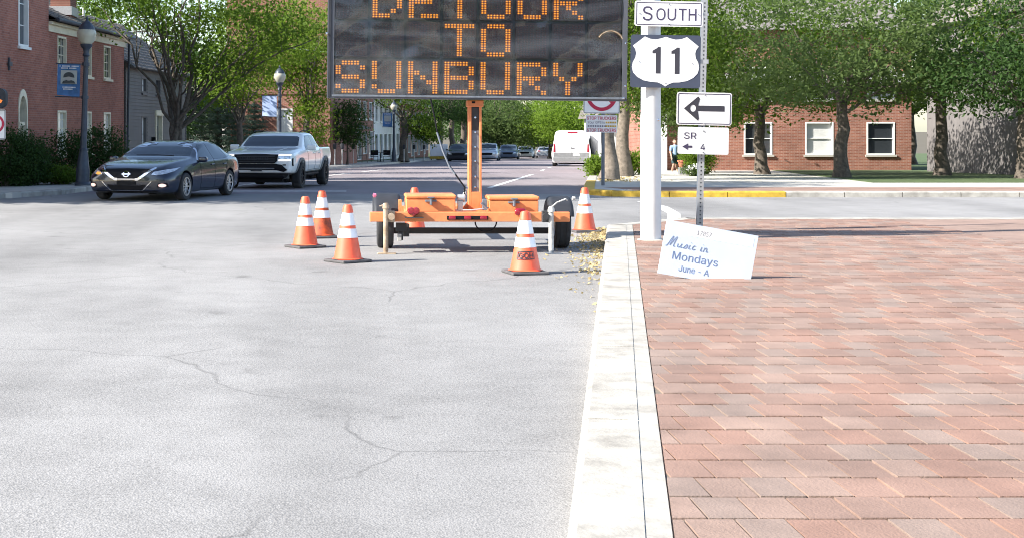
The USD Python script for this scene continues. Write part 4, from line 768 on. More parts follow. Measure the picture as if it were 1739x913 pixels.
banner('blue banner with a soldier portrait on the nearest street lamp', b1, P(0, 165, 43)[2] - b1[2] + .04, P(0, 110, 43)[2] - b1[2], -0.82, -0.16, 'banner', photo='helmet', tilt=1.6)
banner('pale blue and white banner on the street lamp behind the pickup', lp2, P(0, 197, 69)[2] - lp2[2], P(0, 163, 69)[2] - lp2[2], -0.82, -0.14, 'banner_pale')
banner('small blue portrait banner on the farthest street lamp', lp3, P(0, 215, 118)[2] - lp3[2], P(0, 192, 118)[2] - lp3[2], -0.90, -0.14, 'banner', photo='face')

# ------------------------------------------------------------------ signs on the right
pb = P(1105, 407, 21.8); pole = thing('sign_pole', 'thick white steel pole carrying the SOUTH and 11 signs on the brick pavement', 'pole', (pb[0], pb[1], 0.15))
put('shaft', lathe([(0.153, 0.0), (0.146, 3.0), (0.140, 7.5)], 36), M['pole_white'], pole, smooth=40); put('grout_ring', lathe([(0.2, 0.0), (0.18, 0.014), (0.154, 0.018)], 24), M['concrete'], pole)
put('bolt', [lathe([(0, -.02), (.016, -.014), (.02, 0)], 8, 'y', (0.09, -0.115, P(0, 204, 21.7)[2] - .15))], M['chrome'], pole)
def sign(name, label, cat, px0, px1, py0, py1, Y, fill, border=None, r=0.03, tilt=0.0, bw=0.014, inset=0.016, base_mat='galv', group=None):
    """a sheet-metal sign facing the camera; local origin at the lower middle of the panel"""
    a, b = P(px0, py1, Y), P(px1, py0, Y); w, h = b[0] - a[0], b[2] - a[2]
    t = thing(name, label, cat, ((a[0] + b[0]) / 2, Y, a[2]), tilt=tilt, group=group)
    p = rrect(-w / 2, w / 2, 0, h, r); put('panel', plate(p, -0.003, 0.003), M[fill], t)
    if border: put('border', plate(p.buffer(-inset).difference(p.buffer(-inset - bw)), -0.0065, -0.0032), M[border], t)
    return t, w, h
Ys = 21.60
t, w, h = sign('route_sign', 'white SOUTH direction sign above the 11 shield on the white pole', 'sign', 1077.5, 1193, 2.5, 45.5, Ys, 'sign_white', 'sign_purple', 0.035, 1.1, 0.010, 0.020)
put('letters', [words('S', -w * .385, -w * .24, h * .22, h * .79, -.0035, .003)] + [words(ch, w * a, w * b, h * .24, h * .715, -.0035, .003) for ch, a, b in zip('OUTH', (-.185, -.02, .145, .29), (-.05, .105, .26, .405))], M['sign_purple'], t)
put('bolt', [lathe([(0, -.012), (.008, -.01), (.01, 0)], 8, 'y', (x, -.004, z)) for x, z in ((0, h * .10), (-w * .43, h * .5), (w * .43, h * .5), (0, h * .88))], M['galv'], t)
put('bracket', [bx(-0.3, w / 2 + 0.09, 0.01, 0.04, h * .46, h * .55)], M['galv'], t)
t, w, h = sign('route_sign', 'US route shield numbered 11 in white on a dark square panel', 'sign', 1070, 1189, 60, 149.5, Ys, 'sign_navy', None, 0.04, 0.9)
def shield(w, h):
    half = [(0, .985), (.06, .955), (.14, .93), (.22, .94), (.30, .985), (.47, .80), (.435, .735), (.42, .66), (.43, .57), (.465, .48), (.48, .38), (.46, .27), (.40, .18), (.31, .115), (.2, .085), (.11, .08), (.05, .045), (0, .0)]
    return Polygon([(x * w, z * h) for x, z in half] + [(-x * w, z * h) for x, z in half[::-1]]).buffer(0.004).buffer(-0.004)
put('shield', plate(affinity.translate(affinity.scale(shield(w, h), 1.0, .955, origin=(0, 0)), 0, h * .025), -0.0065, -0.0034), M['sign_white'], t)
one = Polygon([(.5, 0), (.5, 1), (.12, 1), (.0, .96), (-.62, .86), (-.62, .76), (-.14, .77), (-.14, 0)])
put('digit', [plate(affinity.translate(affinity.scale(one, w * .105, h * .50, origin=(0, 0)), cx, h * .27), -0.0098, -0.0068) for cx in (-w * .125, w * .145)][:1], M['sign_black'], t); put('digit', plate(affinity.translate(affinity.scale(one, w * .105, h * .50, origin=(0, 0)), w * .145, h * .265), -0.0098, -0.0068), M['sign_black'], t)
put('bolt', [lathe([(0, -.018), (.008, -.015), (.01, -.006)], 8, 'y', (x, 0, z)) for x, z in ((0, h * .09), (-w * .38, h * .49), (w * .38, h * .47))], M['galv'], t)
put('bracket', [bx(-0.3, w / 2 + 0.12, 0.01, 0.05, h * .47, h * .55)], M['galv'], t)
Yp = 23.6; pp = P(1188.5, 392, Yp)
post = thing('sign_post', 'perforated square steel post holding the arrow and SR signs', 'sign post', (pp[0], Yp + .04, 0.14), tilt=1.25); H_ = 4.2
pw = 0.046; hole = [Point(0, z).buffer(0.0135, 3) for z in np.arange(0.08, H_, 0.064)]
fp = sbox(-pw, 0, pw, H_)
for hh_ in hole: fp = fp.difference(hh_)
put('front_face', plate(fp, -pw, -pw + .004), M['galv'], post); put('channel', [bx(-pw, -pw + .004, -pw + .0042, pw, 0, H_), bx(pw - .004, pw, -pw + .0042, pw, 0, H_), bx(-pw + .0042, pw - .0042, pw - .004, pw, 0, H_)], M['galv_dark'], post)
t, w, h = sign('route_sign', 'white sign with a black left arrow pierced by a white circle', 'sign', 1148.5, 1242, 157.5, 213, Yp - .06, 'sign_white', 'sign_purple', 0.04, 1.3, 0.012, 0.018)
ar_ = Polygon([(-.36, .50), (-.115, .86), (-.09, .80), (-.125, .585), (.36, .585), (.36, .44), (-.125, .44), (-.10, .20), (-.115, .15)]); ar_ = affinity.translate(affinity.scale(ar_, w, h, origin=(0, 0)), 0, 0).buffer(.006).difference(affinity.scale(Point(-.205 * w, .51 * h).buffer(1), .052 * w, .105 * h))
put('arrow', plate(ar_, -0.0068, -0.0034), M['sign_black'], t); put('bolt', [lathe([(0, -.012), (.008, -.01), (.01, 0)], 8, 'y', (0, -.004, z)) for z in (h * .93, h * .05)], M['galv'], t)
t, w, h = sign('route_sign', 'faded small SR sign with a short left arrow below the big arrow sign', 'sign', 1150.5, 1237, 216.5, 262.5, Yp - .06, 'sign_grey', None, 0.03, 1.3)
put('letters', words('SR', -.38 * w, -.14 * w, .56 * h, .80 * h, -.0035, .003), M['sign_purple'], t); put('digit', [words('4', -.055 * w, .035 * w, .16 * h, .38 * h, -.0035, .003)], M['sign_purple'], t)
sa = Polygon([(-.41, .27), (-.30, .39), (-.30, .31), (-.22, .31), (-.22, .235), (-.30, .235), (-.30, .15)]); put('arrow', plate(affinity.scale(sa, w, h, origin=(0, 0)), -.0066, -.0034), M['sign_purple'], t)
put('bolt', [lathe([(0, -.012), (.008, -.01), (.01, 0)], 8, 'y', (0, -.004, z)) for z in (h * .86, h * .07)], M['galv_dark'], t)
# placard stuck in the pavement edge
Yq = 16.2; a = P(1116.5, 463, Yq); k = Yq / F
pl = thing('placard', 'tilted pale placard announcing music on Mondays at the lower right', 'placard', (a[0], Yq, a[2]), tilt=10.0)
w, h = 158 * k, 91 * k
put('board', plate(sbox(0, 0, w, h), -0.004, 0.004), M['placard'], pl); put('white_strip', plate(sbox(.27 * w, .78 * h, .96 * w, .95 * h), -.0056, -.0042), M['sign_white'], pl)
put('lettering', [words('17857', .345 * w, .50 * w, .815 * h, .905 * h, -.0058, .0016)], M['ink_grey'], pl)
# the handwritten line: thin strokes
SC = {'M': [[(0, 0), (.12, .05), (.28, .9), (.34, 1.0), (.36, .9), (.34, .1)], [(.34, .1), (.62, .92), (.68, 1.0), (.70, .9), (.66, .2), (.72, .0), (.84, .1)]], 'u': [[(0, .38), (.04, .12), (.14, .0), (.28, .12), (.36, .42)], [(.36, .42), (.33, .1), (.42, .0), (.52, .1)]], 's': [[(0, .02), (.22, .48), (.30, .30), (.30, .08), (.14, .0), (.05, .08)]],
      'i': [[(0, .42), (-.02, .1), (.06, 0), (.16, .1)], [(.03, .62), (.05, .66)]], 'c': [[(.30, .36), (.20, .44), (.06, .3), (.06, .08), (.18, .0), (.36, .12)]], 'n': [[(0, .42), (0, 0)], [(0, .25), (.14, .42), (.24, .36), (.24, .08), (.32, .0), (.42, .1)]]}
def script(txt, x, z, size):
    for ch, adv in txt:
        if ch in SC:
            ms = []
            for st in SC[ch]:
                pth = chk(np.array(st, float)); ms.append(tube(np.c_[x + (pth[:, 0] + .28 * pth[:, 1]) * size, np.full(len(pth), -.006), z + pth[:, 1] * size], size * .024, 5))
            put('script_letter', join(ms), M['ink_blue'], pl)
        x += adv * size
def chk(p_):
    for _ in range(2): p_ = np.vstack([p_[:1], *[[a_ * .75 + b_ * .25, a_ * .25 + b_ * .75] for a_, b_ in zip(p_[:-1], p_[1:])], p_[-1:]])
    return p_
script([('M', 1.02), ('u', .62), ('s', .50), ('i', .26), ('c', .86), ('i', .28), ('n', .5)], .03 * w, .53 * h, .20 * h)
put('lettering', [words('Mondays', .125 * w, .62 * w, .265 * h, .45 * h, -.0045, .0016)], M['ink_blue'], pl)
put('lettering', [words('June -', .215 * w, .455 * w, .10 * h, .215 * h, -.0045, .0016)], M['ink_blue'], pl); put('lettering', [words('A', .49 * w, .545 * w, .10 * h, .215 * h, -.0045, .0016)], M['ink_blue'], pl)
put('stake', [tube([(x, 0.012, h * .5), (x, 0.012, -.5)], .005, 6) for x in (.3 * w, .7 * w)], M['galv'], pl)
# no-truck sign and notice on their own post at the far right corner
Yn = 43.2; nb = P(1024, 320, Yn); ns = thing('sign_post', 'dark steel post with the no-trucks sign at the far right corner', 'sign post', (nb[0], Yn, 0.12))
put('post', [rbx(-.05, .05, -.02, .02, 0, 5.0, .004), rbx(-.012, .012, -.05, -.021, 0, 5.0, .004)], M['galv_dark'], ns)
t, w, h = sign('traffic_sign', 'white sign with a red prohibition ring half hidden by the message board', 'sign', 990.5, 1052.5, 126, 193.5, Yn - .07, 'sign_white', 'sign_black', .06, .6, .016, .012)
cz = h * .52; ring = affinity.scale(Point(0, cz).buffer(1, 24), w * .44, h * .455).difference(affinity.scale(Point(0, cz).buffer(1, 24), w * .345, h * .365)); bar = affinity.rotate(sbox(-w * .4, cz - .04, w * .4, cz + .04), -42, origin=(0, cz))
put('red_ring', plate(ring.union(bar), -.010, -.0068), M['sign_red'], t); put('truck_symbol', [plate(sbox(-w * .24, cz - .12, w * .08, cz + .14), -.0064, -.0034), plate(Polygon([(w * .10, cz - .12), (w * .25, cz - .12), (w * .25, cz), (w * .19, cz + .09), (w * .10, cz + .09)]), -.0064, -.0034)] + [plate(Point(x * w, cz - .15).buffer(.05), -.0064, -.0034) for x in (-.13, .17)], M['sign_black'], t)
t, w, h = sign('notice', 'small faded STOP TRUCKERS notice on the no-trucks sign post', 'sign', 995, 1048, 196, 225.5, Yn - .07, 'sign_grey', None, .01, .4)
[put('lettering', words('STOP TRUCKERS', -.47 * w, .47 * w, z * h, (z + .19) * h, -.0034, .003, True), M['sign_red'], t) for z in (.73, .04)]; put('lettering', [words('Your GPS is', -.45 * w, .10 * w, .51 * h, .66 * h, -.0034, .003)], M['sign_purple'], t)
put('small_lettering', [bx(x * w, (x + .05) * w, -.0066, -.0034, .33 * h, .41 * h) for x in np.arange(-.44, .1, .075)], M['sign_purple'], t); put('yellow_lettering', [bx(x * w, (x + .055) * w, -.0066, -.0034, z * h, (z + .1) * h) for z in (.53, .32) for x in np.arange(.13, .42, .07)], M['kerb_yellow'], t)
# pedestrian signal and turn sign cut by the left edge of the photo
Yt = 36.6; sg = thing('signal_post', 'slim post of the pedestrian signal at the far left corner', 'signal post', (P(-16, 0, Yt)[0], Yt, 0.0)); put('post', tube([(0, 0, 0), (0, 0, 3.6)], 0.05, 10), M['galv_dark'], sg)
a, b = P(-26, 184, Yt - .25), P(10.5, 150, Yt - .25); ps_ = thing('pedestrian_signal', 'grey pedestrian signal head showing an orange hand at the left edge', 'signal', ((a[0] + b[0]) / 2, Yt - .25, a[2])); w, h = b[0] - a[0], b[2] - a[2]
put('housing', plate(rrect(-w / 2, w / 2, 0, h, .16), -.06, .18), M['fender'], ps_); put('hand', plate(Polygon([(.02, .2 * h), (.15, .25 * h), (.19, .38 * h), (.12, .45 * h), (.02, .42 * h)]), -.066, -.061), M['hand_orange'], ps_)
t, w, h = sign('traffic_sign', 'white sign with a red ring, only its right edge inside the photo', 'sign', -28, 9.5, 186.5, 237, Yt - .12, 'sign_white', 'sign_black', .04, 0, .014, .01)
put('red_ring', plate(affinity.scale(Point(0, h * .52).buffer(1, 20), w * .44, h * .32).difference(affinity.scale(Point(0, h * .52).buffer(1, 20), w * .33, h * .245)), -.0065, -.0034), M['sign_red'], t)

# ------------------------------------------------------------------ vehicles
from scipy.interpolate import PchipInterpolator
def chaikin(p, n=2):
    for _ in range(n):
        a, b = p[:-1], p[1:]; m = np.empty((2 * len(a), 2)); m[0::2] = a * .75 + b * .25; m[1::2] = a * .25 + b * .75; p = np.vstack([p[:1], m, p[-1:]])
    return p
def car_body(keys, wheels, wr, track_w, n=90, arch_gap=0.055, arch_depth=0.34):
    """a closed loft; keys: x, sill z, belt z, top z, half width at the widest, at the belt, at the top"""
    K = np.array(sorted(keys), float); xs = K[0, 0] + (K[-1, 0] - K[0, 0]) * (0.5 - 0.5 * np.cos(np.linspace(0, np.pi, n))) * .55 + (K[-1, 0] - K[0, 0]) * np.linspace(0, 1, n) * .45
    S = [np.interp(xs, K[:, 0], K[:, i]) if i in () else PchipInterpolator(K[:, 0], K[:, i])(xs) for i in range(1, 7)]; rings = []
    for zs, zb, zt, w, wb, wt in zip(*S):
        zm = zs + (zb - zs) * .55
        half = np.array([(0, zs), (w * .80, zs), (w * .93, zs + .015), (w * .975, zs + (zb - zs) * .22), (w, zm), (w * .985, zs + (zb - zs) * .82), (wb + .012, zb - .01), (wb, zb), (wb + (wt - wb) * .5, zb + (zt - zb) * .48), (wt + .03, zt - (zt - zb) * .13), (wt * .86, zt - (zt - zb) * .025), (wt * .45, zt), (0, zt)])
        half = chaikin(half, 1); rings.append(np.vstack([half, np.c_[-half[::-1][1:-1, 0], half[::-1][1:-1, 1]]]))
    m = len(rings[0]); v = np.vstack([np.c_[np.full(m, x), r] for x, r in zip(xs, rings)]); f = []
    i = (np.arange(n - 1)[:, None] * m + np.arange(m)); j = (np.arange(n - 1)[:, None] * m + (np.arange(m) + 1) % m); i, j = i.ravel(), j.ravel()
    f = np.vstack([np.c_[i, j, j + m], np.c_[i, j + m, i + m]]); c0, c1 = len(v), len(v) + 1
    v = np.vstack([v, v[:m].mean(0), v[-m:].mean(0)]); a = np.arange(m); b = (a + 1) % m
    f = np.vstack([f, np.c_[np.full(m, c0), b, a], np.c_[np.full(m, c1), (n - 1) * m + a, (n - 1) * m + b]])
    t = trimesh.Trimesh(v, f, process=True)
    if t.volume < 0: t.invert()
    s = m3.Manifold(m3.Mesh(np.asarray(t.vertices, np.float32), np.asarray(t.faces, np.uint32)))
    if wheels:
        for x in wheels:
            for sd in (-1, 1):
                cy = m3.Manifold.cylinder(1.2, wr + arch_gap, wr + arch_gap, 40).rotate((90, 0, 0)).translate((x, sd * track_w + (1.2 if sd > 0 else 0.0) - (arch_depth if sd > 0 else -arch_depth), wr))
                s = s - cy
    r = s.to_mesh(); return tm(np.asarray(r.vert_properties)[:, :3], r.tri_verts)
def project(tri, uv, axis, sign):
    """the outermost surface point seen along an axis at each (u, v)"""
    k = 'xyz'.index(axis); o = [i for i in range(3) if i != k]; T = np.array(tri.vertices)[np.array(tri.faces)]; uv = np.array(uv); lo, hi = uv.min(0) - .01, uv.max(0) + .01
    T = T[(T[:, :, o].max(1) >= lo).all(1) & (T[:, :, o].min(1) <= hi).all(1)]
    A, v0, v1 = T[:, 0][:, o], T[:, 1][:, o] - T[:, 0][:, o], T[:, 2][:, o] - T[:, 0][:, o]; a, da, db = T[:, 0, k], T[:, 1, k] - T[:, 0, k], T[:, 2, k] - T[:, 0, k]; d = v0[:, 0] * v1[:, 1] - v0[:, 1] * v1[:, 0]
    g = (np.abs(d) > 1e-10); A, v0, v1, a, da, db, d = A[g], v0[g], v1[g], a[g], da[g], db[g], d[g]; out = np.full(len(uv), np.nan)
    for c in range(0, len(uv), 256):
        w = uv[c:c + 256, None, :] - A[None]; s = (w[..., 0] * v1[:, 1] - w[..., 1] * v1[:, 0]) / d; t = (v0[:, 0] * w[..., 1] - v0[:, 1] * w[..., 0]) / d
        z = np.where((s >= -1e-6) & (t >= -1e-6) & (s + t <= 1 + 1e-6), a + s * da + t * db, -sign * 1e9); z = z.max(1) if sign > 0 else z.min(1); out[c:c + 256] = np.where(np.abs(z) > 1e8, np.nan, z)
    return out
def patch(tri, poly, axis, sign, off=0.006, edge=0.07, sink=0.03):
    """a panel that follows the body: poly is drawn in the two other axes and laid on along the axis"""
    out = []
    for g in getattr(poly, 'geoms', [poly]):
        g = g.segmentize(edge) if hasattr(g, 'segmentize') else g
        v, f = trimesh.creation.triangulate_polygon(g, engine='earcut'); t3 = tm(np.c_[v, np.zeros(len(v))], f)
        vv, ff = trimesh.remesh.subdivide_to_size(t3.vertices, t3.faces, edge, max_iter=8); t3 = trimesh.Trimesh(vv, ff, process=True); uv = np.array(t3.vertices[:, :2]); d = project(tri, uv, axis, sign)
        if np.isnan(d).all(): continue
        bad = np.isnan(d)
        if bad.any():
            from scipy.spatial import cKDTree
            d[bad] = d[~bad][cKDTree(uv[~bad]).query(uv[bad])[1]]
        k = 'xyz'.index(axis); o = [i for i in range(3) if i != k]
        def lay(s): w = np.zeros((len(uv), 3)); w[:, o] = uv; w[:, k] = d + sign * s; return w
        top, bot = lay(off), lay(-sink); F_ = t3.faces; n = np.cross(top[F_[:, 1]] - top[F_[:, 0]], top[F_[:, 2]] - top[F_[:, 0]])[:, k].sum()
        if n * sign < 0: F_ = F_[:, ::-1]
        e = np.sort(F_[:, [0, 1, 1, 2, 2, 0]].reshape(-1, 2), 1); ue, inv, cnt = np.unique(e, axis=0, return_inverse=True, return_counts=True); be = F_[:, [0, 1, 1, 2, 2, 0]].reshape(-1, 2)[cnt[inv.ravel()] == 1]; m = len(uv)
        side = np.vstack([np.c_[be[:, 0], be[:, 0] + m, be[:, 1] + m], np.c_[be[:, 0], be[:, 1] + m, be[:, 1]]]); out.append(tm(np.vstack([top, bot]), np.vstack([F_, side])))
    return join(out)
def both(tri, poly, **k): return [patch(tri, poly, 'y', s, **k) for s in (-1, 1)]
def wheel(parent, x, y, r, w, sd, spokes=10, rim='alloy', rr=0.66, black=False, steer=0.0):
    t = put('wheel', rot(lathe([(r * .62, -w * .38), (r * .72, -w * .5), (r * .93, -w * .48), (r * .99, -w * .38), (r, -w * .2), (r * .985, -w * .1), (r, 0), (r * .985, w * .1), (r, w * .2), (r * .99, w * .38), (r * .93, w * .48), (r * .72, w * .5), (r * .62, w * .38)], 36, 'y', (0, 0, 0)), (0, 0, 1), steer).apply_translation((x, y, r)), M['rubber'], parent, smooth=40)
    R = r * rr; o = sd * w * .40; ms = [lathe([(R, -w * .4), (R * 1.03, -w * .48), (R * .95, -w * .40), (R * .93, w * .2), (R * .93, -w * .2)], 32, 'y')]; dk = lathe([(0, 0), (R * .95, 0)], 24, 'y')
    ring = lathe([(R * .90, 0), (R * .92, .02), (R * 1.02, .02), (R * 1.04, 0), (R * .9, 0)], 32, 'y'); parts = [at(ring, 0, o, 0), at(lathe([(0, .025), (R * .16, .022), (R * .2, 0), (R * .16, -.02), (0, -.025)], 16, 'y'), 0, o, 0)]
    for i in range(spokes):
        a = 2 * np.pi * i / spokes; b = rbx(R * .12, R * .95, -.012, .012, -R * .085, R * .085, .006); v = b.vertices.copy(); s = (v[:, 0] / R); v[:, 2] *= .55 + .55 * s; v[:, 1] += o - sd * .02 * s; b.vertices = v; parts.append(rot(b, (0, 1, 0), math.degrees(a)))
    put('rim', rot(join(parts), (0, 0, 1), steer).apply_translation((x, y, r)), M[rim], t, smooth=40)
    put('brake_disc', rot(at(join([dk, at(dk, 0, .004, 0)]), 0, o - sd * .07, 0), (0, 0, 1), steer).apply_translation((x, y, r)), M['black_iron'], t)
    return t
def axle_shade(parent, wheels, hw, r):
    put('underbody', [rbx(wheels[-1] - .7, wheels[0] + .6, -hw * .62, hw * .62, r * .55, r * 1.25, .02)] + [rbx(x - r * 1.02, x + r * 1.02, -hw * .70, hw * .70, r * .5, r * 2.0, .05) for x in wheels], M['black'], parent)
def mirror(parent, x, y, z, mt, s=1.0):
    for sd in (-1, 1): put('mirror', [rbx(x - .05 * s, x + .09 * s, sd * y, sd * (y + .22 * s), z - .07 * s, z + .075 * s, .04), rbx(x - .02, x + .05, sd * (y - .10), sd * (y + .03), z - .05, z - .01, .008)], M[mt], parent, smooth=45)
def poly(*p): return Polygon(p)
def sym(*p): return Polygon(list(p) + [(-y, z) for y, z in p[::-1]])

def sedan(name, label, loc, rz, pt='navy', detail=True, group=None, scale=1.0):
    t = thing(name, label, 'car', loc, rz, group)
    keys = [(2.50, .40, .52, .60, .55, .50, .40), (2.48, .30, .60, .70, .80, .72, .58), (2.42, .235, .66, .78, .98, .86, .70), (2.25, .20, .72, .86, 1.10, .97, .80), (2.0, .19, .78, .92, 1.16, 1.04, .86), (1.5, .185, .86, .99, 1.19, 1.10, .92), (1.0, .18, .915, 1.04, 1.20, 1.13, .96), (.78, .18, .93, 1.07, 1.20, 1.14, .97), (.45, .18, .94, 1.22, 1.20, 1.14, .93), (.1, .18, .95, 1.37, 1.20, 1.14, .87), (-.25, .18, .96, 1.455, 1.20, 1.14, .83), (-.75, .18, .975, 1.48, 1.20, 1.14, .81), (-1.2, .185, .99, 1.44, 1.20, 1.14, .79), (-1.6, .19, 1.0, 1.29, 1.19, 1.12, .80), (-1.95, .20, 1.01, 1.12, 1.16, 1.08, .86), (-2.25, .24, .98, 1.06, 1.10, 1.02, .84), (-2.42, .30, .86, .98, 1.0, .92, .74), (-2.48, .42, .66, .76, .80, .72, .56)]
    wx = (1.52, -1.36); r = .345; b = car_body(keys, wx, r, 1.20)
    put('body', b, M[pt], t, smooth=32)
    put('windscreen', patch(b, sym((.0, 1.085), (.80, 1.09), (.90, 1.10), (.80, 1.315), (.72, 1.335), (.0, 1.35)), 'x', 1, .006, .06), M['carglass'], t, smooth=50)
    put('rear_window', patch(b, sym((.0, 1.12), (.74, 1.12), (.70, 1.38), (.0, 1.42)), 'x', -1, .005, .07), M['carglass'], t, smooth=50)
    for s, m in zip((-1, 1), both(b, poly((.62, .985), (.20, 1.30), (-.02, 1.385), (-.28, 1.405), (-.30, .995)), off=.006)): put('side_window', m, M['carglass'], t, smooth=50)
    for m in both(b, poly((-.36, .995), (-.34, 1.41), (-.75, 1.42), (-1.12, 1.385), (-1.22, 1.01)), off=.006): put('side_window', m, M['carglass'], t, smooth=50)
    for m in both(b, poly((-1.28, 1.02), (-1.20, 1.36), (-1.36, 1.30), (-1.62, 1.06)), off=.006): put('side_window', m, M['carglass'], t, smooth=50)
    trim = poly((.68, .965), (.22, 1.325), (-.05, 1.42), (-.75, 1.455), (-1.25, 1.41), (-1.72, 1.04)).exterior.buffer(.011)
    for m in both(b, LineString([(.66, .972), (.20, 1.33), (-.05, 1.425), (-.75, 1.452), (-1.22, 1.41), (-1.5, 1.25)]).buffer(.010), off=.008): put('window_trim', m, M['chrome'], t)
    for m in both(b, LineString([(.62, .965), (.60, .55), (.58, .27), (-.33, .25), (-.34, .985)]).buffer(.006).union(LineString([(-.34, .26), (-1.0, .26), (-1.08, .70), (-1.25, .985)]).buffer(.006)), off=.0025): put('door_seam', m, M['black'], t)
    for x in (-.18, -1.02):
        for sd in (-1, 1): put('door_handle', rbx(x - .1, x + .1, sd * 1.165, sd * 1.205, .845, .875, .012), M[pt], t)
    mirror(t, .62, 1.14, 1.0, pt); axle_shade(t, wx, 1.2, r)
    for x in wx:
        for sd in (-1, 1): wheel(t, x, sd * 1.075, r, .23, sd, 10)
    # the face
    gr = put('grille', patch(b, sym((0, .555), (.30, .56), (.36, .60), (.60, .80), (.0, .815)), 'x', 1, .008, .05), M['black'], t, smooth=50)
    vpath = LineString([(.70, .815), (.40, .60), (.31, .548), (0, .54), (-.31, .548), (-.40, .60), (-.70, .815)])
    put('chrome_trim', patch(b, vpath.buffer(.030).difference(sbox(-.24, .4, .24, .9)).union(LineString([(.3, .548), (-.3, .548)]).buffer(.012)), 'x', 1, .022, .04, .05), M['chrome'], gr, smooth=50)
    zc = .675; em = Point(0, zc).buffer(.078).difference(Point(0, zc).buffer(.056)).union(sbox(-.10, zc - .015, .10, zc + .015)); put('badge', patch(b, affinity.scale(em, 1.15, 1.0), 'x', 1, .034, .03, .03), M['chrome'], gr)
    low = sym((0, .285), (.40, .285), (.52, .40), (.50, .42), (.34, .395), (0, .395)); put('lower_grille', patch(b, low, 'x', 1, .006, .05), M['black'], t)
    put('lower_trim', patch(b, LineString([(.66, .49), (.50, .33), (.42, .262), (-.42, .262), (-.50, .33), (-.66, .49)]).buffer(.006), 'x', 1, .010, .05), M['chrome'], t)
    put('plate_holder', patch(b, sbox(-.25, .41, .25, .50), 'x', 1, .02, .05), M['black'], t)
    for sd in (-1, 1):
        hp = Polygon([(sd * .66, .665), (sd * .72, .735), (sd * 1.02, .80), (sd * 1.09, .83), (sd * 1.075, .74), (sd * .98, .685), (sd * .80, .65)])
        hl = put('headlight', patch(b, hp, 'x', 1, .012, .045, .05), M['lens'], t, smooth=50)
        if sd < 0: put('indicator', patch(b, Polygon([(-.68, .672), (-.72, .72), (-.84, .725), (-.86, .675), (-.78, .655)]), 'x', 1, .018, .04, .02), M['amber'], hl, smooth=50)
        put('fog_lamp', patch(b, affinity.scale(Point(sd * .93, .40).buffer(1, 8), .085, .042), 'x', 1, .012, .04), M['drl_pink'], t)
        put('fog_surround', patch(b, Polygon([(sd * .80, .35), (sd * .84, .455), (sd * 1.03, .465), (sd * 1.06, .36)]), 'x', 1, .005, .04), M['black'], t)
        put('tail_light', patch(b, Polygon([(sd * .45, .84), (sd * .5, .90), (sd * .98, .93), (sd * 1.0, .80)]), 'x', -1, .01, .06), M['red_lens'], t)
    put('lip', patch(b, sym((0, .222), (.80, .232), (.84, .262), (0, .245)), 'x', 1, .018, .06), M['black'], t)
    put('wiper', tube([P_ for P_ in [(1.0, .6, 1.10), (.86, .1, 1.115), (.85, -.5, 1.11)]], .011, 5), M['black'], t)
    return t
def heading(dx, dy): return math.atan2(dy, dx)
yaw = math.radians(17)
sc = P(275, 340, 37.6); sedan('sedan', 'dark navy sedan with chrome V grille turning in front of the pickup truck', (sc[0] + .05, 38.5, 0), heading(-math.sin(yaw), -math.cos(yaw)))

